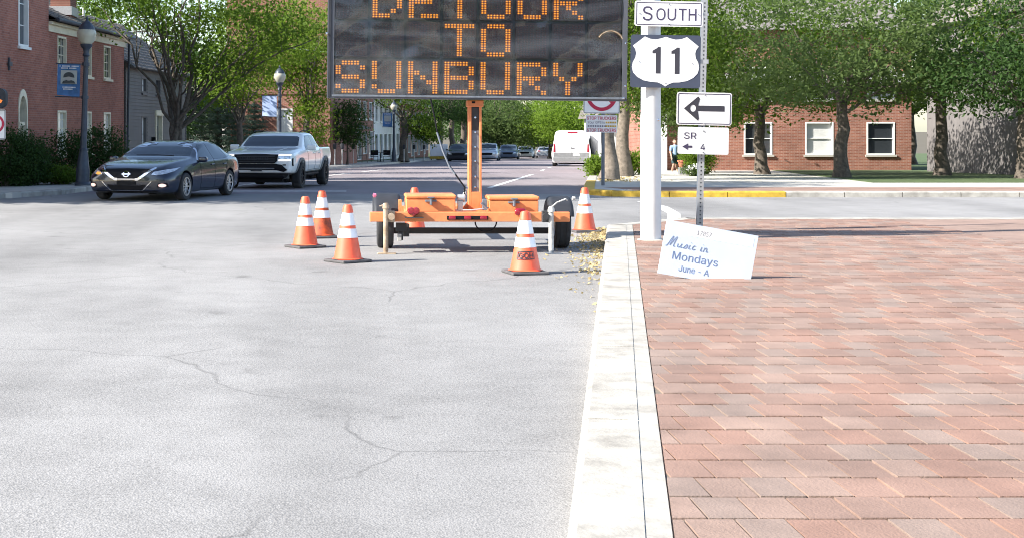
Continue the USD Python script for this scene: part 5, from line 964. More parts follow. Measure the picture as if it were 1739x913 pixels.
def pickup():
    yaw = math.radians(11.5); t = thing('pickup_truck', 'silver white pickup truck with black grille following the dark sedan', 'pickup truck', (P(470, 0, 46)[0] + .02, 46.6, float(gz(46.6))), heading(-math.sin(yaw), -math.cos(yaw)))
    keys = [(2.66, .66, .95, 1.00, .80, .74, .64), (2.62, .56, 1.02, 1.08, 1.0, .94, .82), (2.5, .50, 1.06, 1.12, 1.10, 1.03, .90), (2.25, .48, 1.10, 1.16, 1.14, 1.06, .92), (1.6, .48, 1.15, 1.22, 1.15, 1.07, .93), (1.12, .48, 1.17, 1.26, 1.15, 1.08, .94), (.75, .48, 1.18, 1.46, 1.15, 1.08, .90), (.40, .48, 1.19, 1.64, 1.15, 1.08, .86), (.1, .48, 1.20, 1.71, 1.15, 1.08, .84), (-.5, .48, 1.20, 1.735, 1.15, 1.08, .83), (-.98, .48, 1.21, 1.70, 1.15, 1.08, .83), (-1.06, .48, 1.21, 1.62, 1.15, 1.08, .84), (-1.14, .48, 1.21, 1.26, 1.15, 1.09, 1.0), (-1.3, .48, 1.21, 1.235, 1.15, 1.10, 1.04), (-2.5, .50, 1.21, 1.235, 1.14, 1.09, 1.03), (-2.66, .55, 1.19, 1.22, 1.12, 1.07, 1.01), (-2.70, .60, 1.10, 1.14, 1.08, 1.02, .96)]
    wx = (1.62, -1.68); r = .40; b = car_body(keys, wx, r, 1.15, 100, .075)
    inner = m3.Manifold.cube((1.38, 1.80, .6)).translate((-2.60, -.90, .78)); mm = m3.Manifold(m3.Mesh(np.asarray(trimesh.Trimesh(b.vertices, b.faces, process=True).vertices, np.float32), np.asarray(trimesh.Trimesh(b.vertices, b.faces, process=True).faces, np.uint32)))
    if mm.status() == m3.Error.NoError and not mm.is_empty(): r_ = (mm - inner).to_mesh(); bb = tm(np.asarray(r_.vert_properties)[:, :3], r_.tri_verts)
    else: bb = b
    put('body', bb, M['silver'], t, smooth=30)
    put('windscreen', patch(b, sym((0, 1.275), (.80, 1.285), (.885, 1.31), (.81, 1.56), (.73, 1.60), (0, 1.615)), 'x', 1, .006, .06), M['carglass'], t, smooth=50)
    for m in both(b, poly((.72, 1.24), (.36, 1.53), (.18, 1.62), (-.24, 1.635), (-.26, 1.245))): put('side_window', m, M['carglass'], t, smooth=50)
    for m in both(b, poly((-.33, 1.245), (-.31, 1.64), (-.80, 1.63), (-.98, 1.30), (-.96, 1.25))): put('side_window', m, M['carglass'], t, smooth=50)
    for m in both(b, LineString([(.70, 1.2), (.66, .75), (.60, .56), (-.28, .56), (-.29, 1.22)]).buffer(.007).union(LineString([(-.29, .56), (-.95, .56), (-1.02, .8), (-1.04, 1.2)]).buffer(.007)), off=.003): put('door_seam', m, M['black'], t)
    for x in (-.12, -.86):
        for sd in (-1, 1): put('door_handle', rbx(x - .1, x + .1, sd * 1.12, sd * 1.165, 1.05, 1.085, .012), M['silver'], t)
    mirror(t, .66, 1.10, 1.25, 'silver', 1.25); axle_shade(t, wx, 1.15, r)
    for x in wx:
        for sd in (-1, 1):
            wheel(t, x, sd * 1.05, r, .28, sd, 6, 'black_iron', .60)
            a = np.linspace(math.radians(-8), math.radians(188), 22); R1, R2 = r + .06, r + .16
            put('wheel_arch', patch(b, Polygon([(x + R2 * math.cos(k), r + R2 * math.sin(k)) for k in a] + [(x + R1 * math.cos(k), r + R1 * math.sin(k)) for k in a[::-1]]), 'y', sd, .035, .08, .04), M['bumper_grey'], t, smooth=50)
    g = put('grille', patch(b, sym((0, .80), (.56, .80), (.64, .86), (.68, 1.065), (0, 1.085)), 'x', 1, .03, .06, .05), M['black'], t, smooth=50)
    put('grille_bar', [patch(b, sym((0, z - .008), (.58, z - .008), (.58, z + .008), (0, z + .008)), 'x', 1, .042, .08) for z in (.85, .90, .95, 1.0, 1.045)], M['black_iron'], g)
    put('grille_lettering', [patch(b, sbox(y - .045, .905, y + .045, .995).difference(sbox(y - .025, .925, y + .025, .975)), 'x', 1, .05, .05) for y in np.linspace(-.45, .33, 8)], M['fender'], g)
    low = sym((0, .60), (.62, .60), (.82, .54), (.95, .60), (.78, .76), (.60, .785), (0, .785)); put('bumper', patch(b, low, 'x', 1, .02, .06, .05), M['black'], t, smooth=50)
    put('skid_plate', patch(b, sym((0, .628), (.56, .628), (.56, .662), (0, .662)), 'x', 1, .035, .06), M['bumper_grey'], t)
    put('number_plate', patch(b, sbox(-.17, .51 + .055, .17, .62), 'x', 1, .055, .06), M['dark_door'], t)
    put('undertray', rbx(2.0, 2.50, -.85, .85, .36, .56, .06), M['black'], t)
    for sd in (-1, 1):
        h = put('headlight', patch(b, Polygon([(sd * .69, .90), (sd * .69, 1.05), (sd * 1.02, 1.06), (sd * 1.03, .90)]), 'x', 1, .012, .05, .05), M['lens'], t, smooth=50)
        for z0_, z1_ in ((1.025, 1.068), (.878, .918)): put('running_light', patch(b, Polygon([(sd * .69, z0_), (sd * .69, z1_), (sd * 1.045, z1_ - .0), (sd * 1.045, z0_ + .008)]), 'x', 1, .02, .05, .03), M['drl'], h, smooth=50)
        put('bumper_slot', patch(b, Polygon([(sd * 1.075, .72), (sd * 1.075, .95), (sd * 1.10, .95), (sd * 1.105, .72)]), 'x', 1, .012, .05), M['black'], t)
        put('fog_lamp', patch(b, sbox(sd * .86 - .05, .735, sd * .86 + .05, .775), 'x', 1, .01, .05), M['black'], t)
        put('side_step', tube([(.9, sd * 1.06, .42), (-.95, sd * 1.06, .42)], .045, 8), M['black'], t)
    put('bonnet_crease', patch(b, LineString([(2.4, .52), (1.25, .60)]).buffer(.012).union(LineString([(2.4, -.52), (1.25, -.60)]).buffer(.012)), 'z', 1, .006, .08, .01), M['silver'], t)
    put('roof_rail', [tube([(.2, s * .74, 1.72), (.0, s * .76, 1.765), (-.8, s * .76, 1.765), (-.95, s * .75, 1.71)], .016, 6) for s in (-1, 1)], M['black'], t)
    return t
pickup()

def van():
    t = thing('van', 'white high-roofed delivery van driving away on the right of the street', 'van', (P(970, 0, 100)[0] + .45, 102.6, float(gz(102.6))), heading(.17, 1))
    keys = [(2.95, .35, .7, .78, .95, .85, .7), (2.85, .26, .95, 1.05, 1.2, 1.08, .9), (2.5, .24, 1.10, 1.2, 1.28, 1.15, 1.0), (1.9, .24, 1.2, 1.4, 1.31, 1.2, 1.05), (1.3, .24, 1.28, 2.1, 1.32, 1.24, 1.06), (.8, .24, 1.3, 2.42, 1.32, 1.25, 1.06), (-.5, .24, 1.3, 2.50, 1.32, 1.25, 1.06), (-2.5, .26, 1.3, 2.50, 1.32, 1.25, 1.06), (-2.85, .28, 1.3, 2.46, 1.32, 1.25, 1.05), (-2.93, .32, 1.3, 2.40, 1.28, 1.21, 1.0), (-2.95, .40, 1.3, 2.34, 1.24, 1.16, .96)]
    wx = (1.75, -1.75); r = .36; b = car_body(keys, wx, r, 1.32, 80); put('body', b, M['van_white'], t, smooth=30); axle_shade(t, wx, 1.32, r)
    for x in wx:
        for sd in (-1, 1): wheel(t, x, sd * 1.17, r, .25, sd, 8, 'galv')
    put('bumper', patch(b, sym((0, .40), (1.2, .40), (1.27, .50), (1.27, .66), (0, .66)), 'x', -1, .06, .1, .08), M['bumper_grey'], t, smooth=50); put('lower_door', patch(b, sym((0, .68), (1.18, .68), (1.18, .96), (0, .96)), 'x', -1, .012, .1), M['bumper_grey'], t)
    put('door_seam', patch(b, sbox(-.008, .7, .008, 2.3), 'x', -1, .015, .1), M['bumper_grey'], t); put('number_plate', patch(b, sbox(-.55, .74, -.13, .90), 'x', -1, .022, .1), M['sign_white'], t)
    put('door_handle', patch(b, sbox(-.2, 1.26, .0, 1.31), 'x', -1, .03, .1), M['black'], t); put('brake_light', patch(b, sbox(-.42, 2.30, .25, 2.38), 'x', -1, .03, .08), M['red_lens'], t)
    for sd in (-1, 1): put('tail_light', patch(b, Polygon([(sd * 1.06, 1.0), (sd * 1.2, 1.0), (sd * 1.2, 1.55), (sd * 1.08, 1.55)]), 'x', -1, .02, .08), M['red_lens'], t)
    mirror(t, 1.6, 1.28, 1.4, 'black', 1.3)
    put('windscreen', patch(b, sym((0, 1.4), (.95, 1.42), (.92, 2.2), (0, 2.28)), 'x', 1, .006, .1), M['carglass'], t)
    for m in both(b, poly((1.75, 1.38), (1.25, 2.02), (.65, 2.1), (.6, 1.38))): put('side_window', m, M['carglass'], t)
van()
def suv(label, px, Y, pt, dirn=-1, hh=1.0, cat='car'):
    t = thing('parked_car', label, cat, (P(px, 0, Y)[0], Y, float(gz(Y))), heading(.15 * dirn, dirn), 'cars parked along the left side of the street')
    keys = [(2.4, .42, .72, .80, .7, .62, .5), (2.34, .30, .84, .94, 1.0, .9, .72), (2.1, .24, .92, 1.03, 1.12, 1.02, .84), (1.3, .22, 1.0, 1.12, 1.17, 1.08, .92), (.9, .22, 1.03, 1.18, 1.18, 1.1, .93), (.4, .22, 1.05, 1.5, 1.18, 1.1, .88), (0, .22, 1.06, 1.66, 1.18, 1.1, .85), (-1.3, .22, 1.08, 1.68, 1.18, 1.1, .84), (-1.95, .24, 1.1, 1.58, 1.16, 1.08, .82), (-2.25, .28, 1.08, 1.2, 1.1, 1.0, .80), (-2.36, .36, .95, 1.05, 1.0, .9, .72)]
    keys = [(k[0], k[1], k[2] * (1 + (hh - 1) * .5), k[3] * hh, *k[4:]) for k in keys]; wx = (1.45, -1.4); r = .35; b = car_body(keys, wx, r, 1.18, 60); put('body', b, M[pt], t, smooth=32); axle_shade(t, wx, 1.18, r)
    for x in wx:
        for sd in (-1, 1): wheel(t, x, sd * 1.06, r, .22, sd, 6, 'galv')
    put('windscreen', patch(b, sym((0, 1.2 * hh), (.84, 1.21 * hh), (.80, 1.54 * hh), (0, 1.6 * hh)), 'x', 1, .006, .1), M['carglass'], t); put('rear_window', patch(b, sym((0, 1.2 * hh), (.78, 1.2 * hh), (.74, 1.5 * hh), (0, 1.53 * hh)), 'x', -1, .006, .1), M['carglass'], t)
    for m in both(b, poly((.75, 1.12 * hh), (.2, 1.5 * hh), (-.3, 1.56 * hh), (-1.7, 1.5 * hh), (-1.9, 1.16 * hh))): put('side_window', m, M['carglass'], t)
    put('grille', patch(b, sym((0, .60), (.5, .60), (.6, .82), (0, .84)), 'x', 1, .012, .08), M['black'], t)
    for sd in (-1, 1): put('headlight', patch(b, Polygon([(sd * .62, .70), (sd * .66, .83), (sd * .96, .85), (sd * .94, .72)]), 'x', 1, .012, .08), M['lens'], t); put('tail_light', patch(b, Polygon([(sd * .6, .85), (sd * .64, 1.0), (sd * .96, 1.0), (sd * .94, .86)]), 'x', -1, .012, .08), M['red_lens'], t)
    mirror(t, .7, 1.1, 1.1, pt); return t
suv('dark grey parked car with its front half hidden behind the trailer mast', 782, 138, 'dkgrey')
suv('light silver parked car just right of the trailer mast', 829, 150, 'lightsilver', hh=1.05)
suv('blue grey parked car in the middle of the far parked row', 864, 168, 'bluegrey')
suv('small white parked car under the dark far tree', 892, 190, 'van_white', hh=.9)
suv('pale blue car far down the street left of the van', 926, 195, 'lightsilver', 1, .9)
t_ = suv('tan parked car partly hidden between the van and the sign post', 1022, 108, 'tanpaint', 1)
tag(t_, group='cars parked along the right side of the street')

# ------------------------------------------------------------------ plants and street trees
def gp(px, Y, dz=0.13): return np.array([P(px, 0, Y)[0], Y, float(gz(Y)) + dz])
G1 = 'maples along the left kerb'
def cr(px, py, Y, base):                                                  # crown centre seen at a photo pixel, relative to the base
    return tuple(P(px, py, Y) - base)
B = gp(291, 56); tree('street_tree', 'large dark-trunked maple forking low in front of the grey house', B, .27, 2.1, [((-1.9, 0, 6.5), (1.9, 2.0, 1.0), 60), ((.3, .2, 7.3), (3.4, 3.0, 1.6), 190), ((2.3, .2, 5.5), (2.7, 2.2, 1.3), 150), ((2.0, -.2, 4.1), (1.4, 1.2, .65), 40), ((4.3, .2, 5.9), (1.9, 1.7, 1.0), 60)], 'leaf', .17, 24, (.40, .40, .17), seed=11, limbs=5, lean=(.03, 0), stems=3)
B = gp(409, 70, .0); tree('street_tree', 'slender maple with a sunlit trunk rising just left of the pickup roof', B, .20, 2.5, [((-.2, .3, 4.6), (1.75, 1.6, 1.3), 140), ((1.9, .3, 5.9), (1.9, 1.5, .7), 70), ((-1.0, 0, 3.7), (1.1, 1.0, .6), 40), ((.3, 0, 6.8), (2.8, 2.4, 1.2), 90)], 'leaf_bright', .17, 24, (.40, .40, .17), seed=12, limbs=8, lean=(-.02, 0))
B = gp(522, 86); tree('street_tree', 'maple with yellow green leaves beside the left edge of the message board', B, .25, 3.6, [((.1, 0, 5.2), (1.5, 1.5, 2.2), 130), ((-.9, -.3, 6.7), (2.1, 1.6, 1.7), 150), ((-1.6, 0, 5.2), (1.0, .9, .8), 45), ((.3, -.2, 3.3), (1.1, 1.0, 1.0), 60), ((-.4, 0, 8.0), (3.4, 2.6, 1.8), 150), ((.7, -.2, 2.0), (.6, .6, .6), 25)], 'leaf_bright', .19, 24, (.40, .40, .2), seed=13, bark='bark_pale', limbs=8)
B = gp(590, 98); tree('young_tree', 'young dark green tree under the left end of the message board', B, .08, 1.6, [((0, 0, 2.9), (1.15, 1.0, 1.3), 150), ((.4, 0, 1.9), (.8, .8, .6), 50)], 'leaf_dark', .17, 24, seed=14, limbs=5)
B = gp(683, 121); tree('street_tree', 'thick trunked tree next to the farthest street lamp', B, .36, 3.6, [((1.6, .5, 3.0), (1.5, 1.4, 1.0), 110), ((2.3, .3, 2.3), (1.0, 1.0, .7), 60), ((0, 0, 6.5), (4.0, 3.5, 2.4), 260)], 'leaf', .22, 24, seed=15, limbs=7, lean=(.05, 0))
for k, (px, Y, r0) in enumerate(((748, 146, .30), (767, 152, .34), (786, 158, .36))):
    B = gp(px, Y); tree('street_tree', ('dark slim trunk first in the row behind the trailer mast', 'dark broad trunk in the middle of the row behind the trailer mast', 'dark trunk hidden partly by the orange trailer mast')[k], B, r0, 5.0, [((0, 0, 6.8), (3.2, 3.2, 2.6), 220), ((.6, 0, 4.4), (1.2, 1.2, .6), 40)], 'leaf_dark', .26, 20, seed=20 + k, limbs=6)
# far mass of trees closing the street, each a tree
far = [(846, 176, 9.5, 3.6, 'leaf_olive'), (872, 188, 8.6, 4.0, 'leaf_olive'), (905, 200, 7.6, 4.6, 'leaf_dark'), (935, 176, 9.0, 4.4, 'leaf_bright'), (972, 165, 9.5, 4.2, 'leaf_bright'), (812, 210, 11, 5.0, 'leaf_dark'), (990, 205, 9.5, 5.5, 'leaf'), (955, 235, 12, 6.5, 'leaf_olive'), (890, 250, 13, 7.5, 'leaf'), (835, 262, 13, 7.0, 'leaf_olive'), (1015, 250, 13, 7.5, 'leaf'), (925, 285, 10, 7.0, 'leaf_dark'), (870, 290, 11, 7.5, 'leaf'), (775, 250, 14, 7.5, 'leaf_dark')]
FL = ['olive tree leaning over the parked cars beside the mast', 'olive tree behind the blue grey parked car', 'low dark round tree closing the end of the street', 'bright yellow green tree left of the white van', 'bright green tree right above the white van', 'dark tall tree behind the orange mast', 'green tree between van and no-trucks sign', 'tall olive tree far behind the van', 'tall green tree at the far end of the street', 'tall olive tree beyond the parked row', 'green tree far behind the no-trucks sign', 'dark tree at the very end of the street', 'green tree at the very end behind the parked cars', 'dark tree behind the row of trunks']
for k, (px, Y, h, r, lf) in enumerate(far):
    B = gp(px, Y, 0); tree('far_tree', FL[k], B, .32, h * .3, [((0, 0, h * .55), (r, r * .9, h * .36), 200), ((r * .35, -r * .5, h * .36), (r * .6, r * .6, h * .2), 80), ((-r * .4, -r * .4, h * .4), (r * .6, r * .6, h * .2), 80)], lf, .34, 20, (.5, .5, .28), seed=40 + k, limbs=5)
# right side of the street
B = gp(1036, 50, .12); tree('street_tree', 'leaning grey-barked tree nearest the corner, behind the no-trucks sign post', B, .27, 3.0, [((.4, .4, 5.2), (2.4, 2.2, 1.9), 260), ((1.9, .3, 4.6), (1.6, 1.6, 1.6), 150), ((.5, 0, 7.4), (3.6, 3.2, 1.9), 240), ((-.1, .3, 2.9), (.9, .9, .5), 40)], 'leaf_bright', .15, 28, seed=71, bark='bark_pale', limbs=8, lean=(-.03, 0))
B = gp(1058, 57, .12); tree('street_tree', 'second grey-barked tree just behind the leaning one on the right corner', B, .28, 3.3, [((.6, 0, 4.6), (1.9, 1.8, 1.7), 220), ((2.6, .2, 5.2), (2.0, 1.8, 1.8), 200), ((1.2, 0, 7.6), (3.8, 3.2, 1.9), 200), ((1.9, 0, 3.2), (1.0, 1.0, .7), 50)], 'leaf', .16, 28, seed=72, bark='bark_pale', limbs=8)
for k, (px, Y, h, r, lf, lb) in enumerate(((1105, 88, 8, 3.4, 'leaf', 'leafy tree behind the white sign pole'), (1165, 66, 7.5, 3.0, 'leaf_olive', 'tree showing between the SOUTH sign and the edge of the photo'), (1085, 120, 10, 4.5, 'leaf', 'tall tree behind the porch house'), (1290, 62, 9, 4.0, 'leaf', 'broad tree right of the arrow sign'), (1430, 54, 9, 4.2, 'leaf_olive', 'broad olive tree along the cross street'), (1600, 58, 10, 4.6, 'leaf', 'big tree along the cross street at far right'), (1740, 52, 9, 4.0, 'leaf_dark', 'dark tree at the right end of the cross street'), (1380, 95, 13, 6, 'leaf_dark', 'tall dark tree behind the right houses'), (1550, 100, 13, 6, 'leaf', 'tall green tree behind the right houses'), (1230, 110, 13, 6, 'leaf', 'tall tree behind the brick house on the right'), (1700, 95, 13, 6, 'leaf_olive', 'tall olive tree behind the right houses'))):
    B = gp(px, Y, .0); tree('broad_tree', lb, B, .27, h * .32, [((0, 0, h * .6), (r, r, h * .33), 260), ((-r * .4, -r * .3, h * .42), (r * .6, r * .6, h * .16), 80), ((r * .5, -r * .2, h * .45), (r * .5, r * .5, h * .16), 80)], lf, .2 if Y < 80 else .3, 26, seed=80 + k, limbs=7)
# left background behind the houses and the tall trees of the cross street, whose shade falls over the junction
for k, (x, y, h, r, lf, lb) in enumerate(((-13.0, 82, 11.5, 4.6, 'leaf', 'tree behind the grey house roof'), (-17.5, 76, 12, 5, 'leaf_olive', 'tree behind the brick house roof'), (-10.5, 92, 9, 3.6, 'leaf_dark', 'dark tree behind the spruce'), (-8.5, 112, 12, 4.5, 'leaf', 'tall tree over the pale panel building'), (-7, 130, 12, 5, 'leaf_olive', 'tall olive tree above the shops'), (-22, 92, 13, 6, 'leaf', 'tall tree far behind the left houses'))):
    B = np.array([x, y, float(gz(y))]); tree('background_tree', lb, B, .3, h * .3, [((0, 0, h * .58), (r, r, h * .36), 320), ((r * .3, -r * .4, h * .38), (r * .6, r * .6, h * .16), 90)], lf, .26, 26, seed=100 + k, limbs=6)
for k, (x, y, h, r, lb) in enumerate(((-14.2, 37.4, 20, 4.4, 'tall shade tree just outside the left edge, nearest the junction'), (-19.5, 37.4, 20, 5.0, 'tall shade tree outside the left edge, second from the junction'), (-26, 37.6, 20, 5.5, 'tall shade tree outside the left edge, third from the junction'), (-32, 40, 20, 6, 'tall shade tree outside the left edge, farthest from the junction'))):
    B = np.array([x, y, .15]); tree('shade_tree', lb, B, .35, h * .25, [((0, -1.5, h * .62), (r, r * 1.15, h * .36), 760)], 'leaf', .42, 22, (.6, .5, .4), seed=120 + k, limbs=8, group=None)
spruce('spruce', 'pale blue green spruce behind the slender maple', gp(372, 80, 0), 6.2, 2.5, 5)
spruce('spruce', 'smaller spruce just behind the pickup cab', gp(432, 84, 0), 4.0, 1.7, 6)
# shrubs at the brick house
bush('hedge_bush', 'tall dark clipped bush at the far left under the pedestrian signal', gp(12, 42.6), (1.0, .8, .9), 330, 'leaf_dark', .085, 30, (.12, .12, .10), 1)
bush('hedge_bush', 'dark rounded bush beside the arched door', gp(50, 43.4), (.62, .7, .80), 230, 'leaf_dark', .085, 30, (.12, .12, .10), 2)
bush('shrub', 'loose dark shrub in front of the lower left window', gp(112, 48), (.95, .8, .85), 170, 'leaf_dark', .10, 24, (.16, .16, .12), 3)
bush('shrub', 'loose green shrub between the lamp post and the sedan', gp(166, 49), (1.1, .8, .95), 230, 'leaf_dark', .10, 26, (.16, .16, .12), 4)
bush('low_hedge', 'low spreading green hedge at the foot of the nearest street lamp', gp(103, 44.2), (.85, .6, .27), 190, 'leaf', .08, 26, (.10, .10, .05), 5)
# grass along the left kerb
import shapely
ga = rng.uniform([-12.5, 36.5], [-7.9, 39.6], (9000, 2)); strip_ = left_block.buffer(-.36); ga = ga[shapely.contains_xy(strip_, ga[:, 0], ga[:, 1]) & (ga[:, 1] < 39.4 - .55 * (ga[:, 0] + 12) + .4 * np.sin(ga[:, 0] * 3))]; gpts = np.c_[ga, np.full(len(ga), .17)]
v = leaf_cloud(gpts, 2, (.03, .03, .02), .14, rng, 1.4, .12); put('grass', v, M['grass'], label='short grass strip along the far left kerb', category='grass', kind='stuff')
# right side plants
bush('shrub', 'bright yellow green bush at the foot of the second corner tree', gp(1066, 60), (.62, .5, .55), 170, 'leaf_bright', .11, 24, (.12, .12, .1), 7)
bush('shrub', 'bright low plant overhanging the kerb behind the van', gp(1012, 58), (.42, .6, .36), 90, 'leaf_bright', .12, 20, (.12, .12, .08), 8)
bush('shrub', 'yellow green garden shrub behind the perforated post', gp(1186, 60.6), (.72, .6, .70), 210, 'leaf_bright', .11, 24, (.14, .14, .1), 9)
fl = bush('flower_bed', 'pale flowers in front of the garden shrub on the right', gp(1180, 57.5), (.42, .35, .22), 60, 'leaf_olive', .09, 18, (.1, .1, .06), 10, category='flowers'); put('flowers', leaf_cloud(blob_points(60, (0, -.1, .28), (.4, .3, .16), rng), 5, (.05, .05, .04), .07, rng, .9, .9), M['sign_white'], fl, kind='stuff')
# hydrant, pot, meters, bin, small street things
def blend(bones, edge, it=6):
    ms = []
    for a_, ra, b_, rb in bones:
        v = np.vstack([trimesh.creation.icosphere(1, ra).vertices + a_, trimesh.creation.icosphere(1, rb).vertices + b_]); h_ = trimesh.convex.convex_hull(v); ms.append(m3.Manifold(m3.Mesh(np.asarray(h_.vertices, np.float32), np.asarray(h_.faces, np.uint32))))
    u = m3.Manifold.batch_boolean(ms, m3.OpType.Add).refine_to_length(edge).to_mesh(); t = trimesh.Trimesh(np.asarray(u.vert_properties)[:, :3], u.tri_verts, process=True); trimesh.smoothing.filter_taubin(t, iterations=it); return t
def person(label, loc, rz):
    t = thing('person', label, 'person', loc, rz); V = lambda *c: np.array(c, float); B, sh = [], []
    head, neck, chest, hip = V(0, 0, 1.365), V(0, .01, 1.23), V(0, 0, 1.08), V(0, 0, .80)
    B += [(head, .082, V(0, -.02, 1.32), .062), (neck, .045, V(0, 0, 1.30), .045), (neck, .05, chest, .10), (chest, .115, hip, .105), (V(0, -.085, 1.365), .014, V(0, -.095, 1.345), .017), (V(-.08, 0, 1.36), .018, V(-.082, .005, 1.34), .014), (V(.08, 0, 1.36), .018, V(.082, .005, 1.34), .014)]
    for s_, sw in ((-1, .10), (1, -.06)):
        S, E, W = V(s_ * .155, 0, 1.15), V(s_ * .20, -sw * .3, .93), V(s_ * .20, -sw - .05, .74); B += [(chest + [s_ * .05, 0, .06], .07, S, .055), (S, .052, E, .040), (E, .040, W, .028), (W, .028, W + [0, -.01, -.07], .034)]
        for k_f in range(4): f0 = W + V(s_ * .004, -.028 + .018 * k_f, -.085); B.append((f0, .010, f0 + V(-s_ * .012, -.012, -.05 - .012 * (k_f in (1, 2))), .008))
        B.append((W + V(0, -.03, -.04), .011, W + V(-s_ * .01, -.055, -.085), .009))
        Hp, K, A = V(s_ * .085, 0, .76), V(s_ * .085, -sw, .42), V(s_ * .085, sw * 1.4 - .01, .07 + .03 * (sw > 0)); B += [(hip, .10, Hp, .09), (Hp, .088, K, .055), (K, .055, A, .035), (A, .036, A + [0, -.12, -.035], .028)]
        sh.append((A + [0, .02, -.02], .045, A + [0, -.13, -.035], .038))
        put('shoe', blend([sh[-1]], .03, 3), M['sign_white'], t, smooth=True)
    put('body', blend(B, .018, 5), M['skin'], t, smooth=True)
    put('shirt', blend([(V(0, 0, 1.12), .125, V(0, 0, .84), .125)] + [x for s_, sw in ((-1, .10), (1, -.06)) for x in ((V(s_ * .06, 0, 1.13), .10, V(s_ * .155, 0, 1.145), .066), (V(s_ * .155, 0, 1.145), .064, V(s_ * .185, -sw * .2, 1.0), .056))], .025, 5), M['shirt'], t, smooth=True)
    put('shorts', blend([(V(-.06, 0, .80), .118, V(.06, 0, .80), .118)] + [(V(s_ * .08, 0, .76), .108, V(s_ * .088, -sw * .75, .50), .085) for s_, sw in ((-1, .10), (1, -.06))], .025, 4), M['shorts'], t, smooth=True)
    put('hair', blend([(V(0, .018, 1.395), .082, V(0, .035, 1.355), .075)], .025, 3), M['hair'], t, smooth=True)
    for s_ in (-1, 1): put('eye', trimesh.creation.icosphere(1, .009).apply_translation((s_ * .03, -.078, 1.368)), M['hair'], t)
    put('mouth', rbx(-.022, .022, -.088, -.078, 1.313, 1.32, .003), M['terracotta'], t)
person('pedestrian in a light blue top and dark teal shorts walking on the far right pavement', gp(1146, 61), .15)
hp = gp(1158, 60.5); po = thing('flower_pot', 'terracotta pot on a stone block beside the pedestrian', 'pot', hp); put('block', rbx(-.14, .14, -.14, .14, 0, .30, .02), M['bumper_grey'], po); put('pot', lathe([(.11, .30), (.16, .52), (.19, .53), (.19, .60), (.15, .60), (.14, .5)], 16), M['terracotta'], po, smooth=35)
def meter(px, Y, lab, h=1.25):
    t = thing('parking_meter', lab, 'parking meter', gp(px, Y), group='parking meters along the left kerb'); put('post', tube([(0, 0, 0), (0, 0, h - .2)], .035, 8), M['galv'], t); put('head', rbx(-.11, .11, -.07, .07, h - .22, h + .16, .06), M['fender'], t, smooth=40)
for px, Y, lab in ((568.5, 93.5, 'parking meter nearest the pickup tailgate'), (581, 96, 'second parking meter right of the pickup'), (600, 99, 'parking meter under the young tree'), (686, 118.5, 'parking meter right of the farthest street lamp'), (703, 124, 'parking meter left of the dark slim trunk'), (720, 129, 'farthest parking meter before the white box')): meter(px, Y, lab)
wb = gp(745, 141); bxw = thing('newspaper_box', 'white box with a yellow base on the far left pavement', 'box', wb); put('case', rbx(-.85, .85, -.4, .4, .35, 1.5, .03), M['van_white'], bxw); put('base', rbx(-.87, .87, -.42, .42, .1, .35, .02), M['kerb_yellow'], bxw); put('leg', [rbx(x - .04, x + .04, -.3, .3, 0, .1, .005) for x in (-.7, .7)], M['black'], bxw)
af = gp(615, 112); ab = thing('easel_sign', 'folding wooden easel on the pavement before the shopfront', 'easel', af); put('frame', [tube([(s * .42, 0, 0), (s * .1, .1, 1.9)], .03, 6) for s in (-1, 1)] + [tube([(0, .7, 0), (0, .1, 1.9)], .03, 6), tube([(-.32, .03, .55), (.32, .03, .55)], .025, 6)], M['bark_pale'], ab)
def cafe(px, Y, lab):
    t = thing('cafe_chair', lab, 'chair', gp(px, Y)); put('seat', rbx(-.3, .3, -.25, .25, .44, .48, .02), M['black'], t); put('backrest', rbx(-.3, .3, .22, .26, .55, .95, .015), M['black'], t)
    for x in (-.27, .27):
        for y in (-.22, .22): put('leg', tube([(x, y, 0), (x, y, .45)], .02, 6), M['black'], t)
cafe(636, 118, 'black chair outside the shopfront nearest the easel'); cafe(657, 120, 'black chair left of the farthest street lamp')
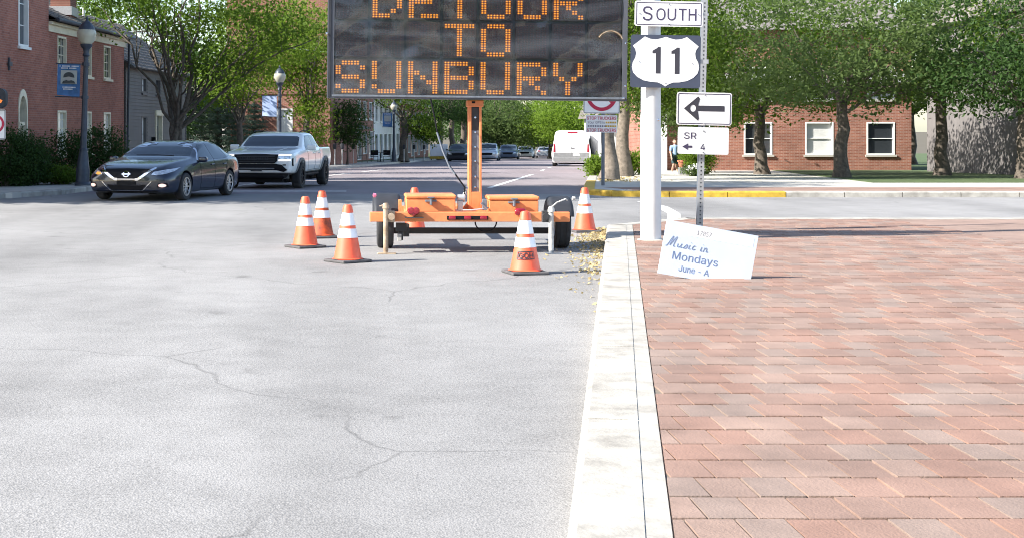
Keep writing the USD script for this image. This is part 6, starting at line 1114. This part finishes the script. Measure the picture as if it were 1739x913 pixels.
tb = thing('cafe_table', 'round black table between the two black chairs', 'table', gp(646, 119)); put('top', lathe([(0, .74), (.5, .74), (.5, .77), (0, .77)], 20), M['black'], tb); put('leg', lathe([(.25, 0), (.25, .03), (.04, .05), (.04, .74)], 12), M['black'], tb)
# dry leaves against the near kerb
n = 900; y = 26.4 - np.abs(rng.normal(0, 4.0, n)); d = np.abs(rng.normal(0, .22, n)) * (0.5 + meshkit.noise(np.c_[y * .9, y * 0, y * 0], 3) * 1.2); lp = np.c_[XN(y) - d - .02, y, np.full(n, .014)]
put('dry_leaves', leaf_cloud(lp, 1, (.02, .02, .006), .058, rng, .35, .75), M['litter'], label='dry yellow leaves gathered against the near kerb', category='leaves', kind='stuff')
n = 260; y = rng.uniform(47, 56, n); lp = np.c_[XR(y) + .4 + np.abs(rng.normal(0, .8, n)), y, gz(y) + .16]; put('fallen_leaves', leaf_cloud(lp, 1, (.02, .02, .004), .12, rng, .3, .7), M['litter'], label='pale fallen leaves around the corner tree roots', category='leaves', kind='stuff')
# overhead wire of the street
put('overhead_wire', tube([(-30, 66, 8.2), (8.5, 75, 4.65), (16, 77, 4.9), (40, 84, 8.0)], .018, 5), M['galv'], label='thin overhead wire crossing the street above the van', category='wire')

# the other side of the junction, behind the viewer: what the car paint, the windows and the clear sheet mirror
base = tree('rear_tree', 'broad tree on the near side of the junction, behind the viewpoint', (-30, -26, 0), .35, 3.5, [((0, 0, 7.5), (5.5, 5, 4.5), 330)], 'leaf', .6, 18, (.8, .8, .5), seed=201, limbs=6)
for k, (x, y, sc_) in enumerate(((-18, -34, 1.1), (-5, -30, .95), (9, -33, 1.15), (22, -28, 1.0), (36, -26, 1.1), (48, -8, 1.1), (-46, -14, 1.2), (52, 10, 1.0), (-50, 8, 1.1))):
    dup(base, 'rear_tree', (x, y, 0), k * 1.3, (sc_, sc_, sc_), label=f'broad tree behind the viewpoint, {("second", "third", "fourth", "fifth", "sixth", "seventh", "eighth", "ninth", "tenth")[k]} of its row', category='tree', group='trees behind the viewpoint')
tag(base, group='trees behind the viewpoint')
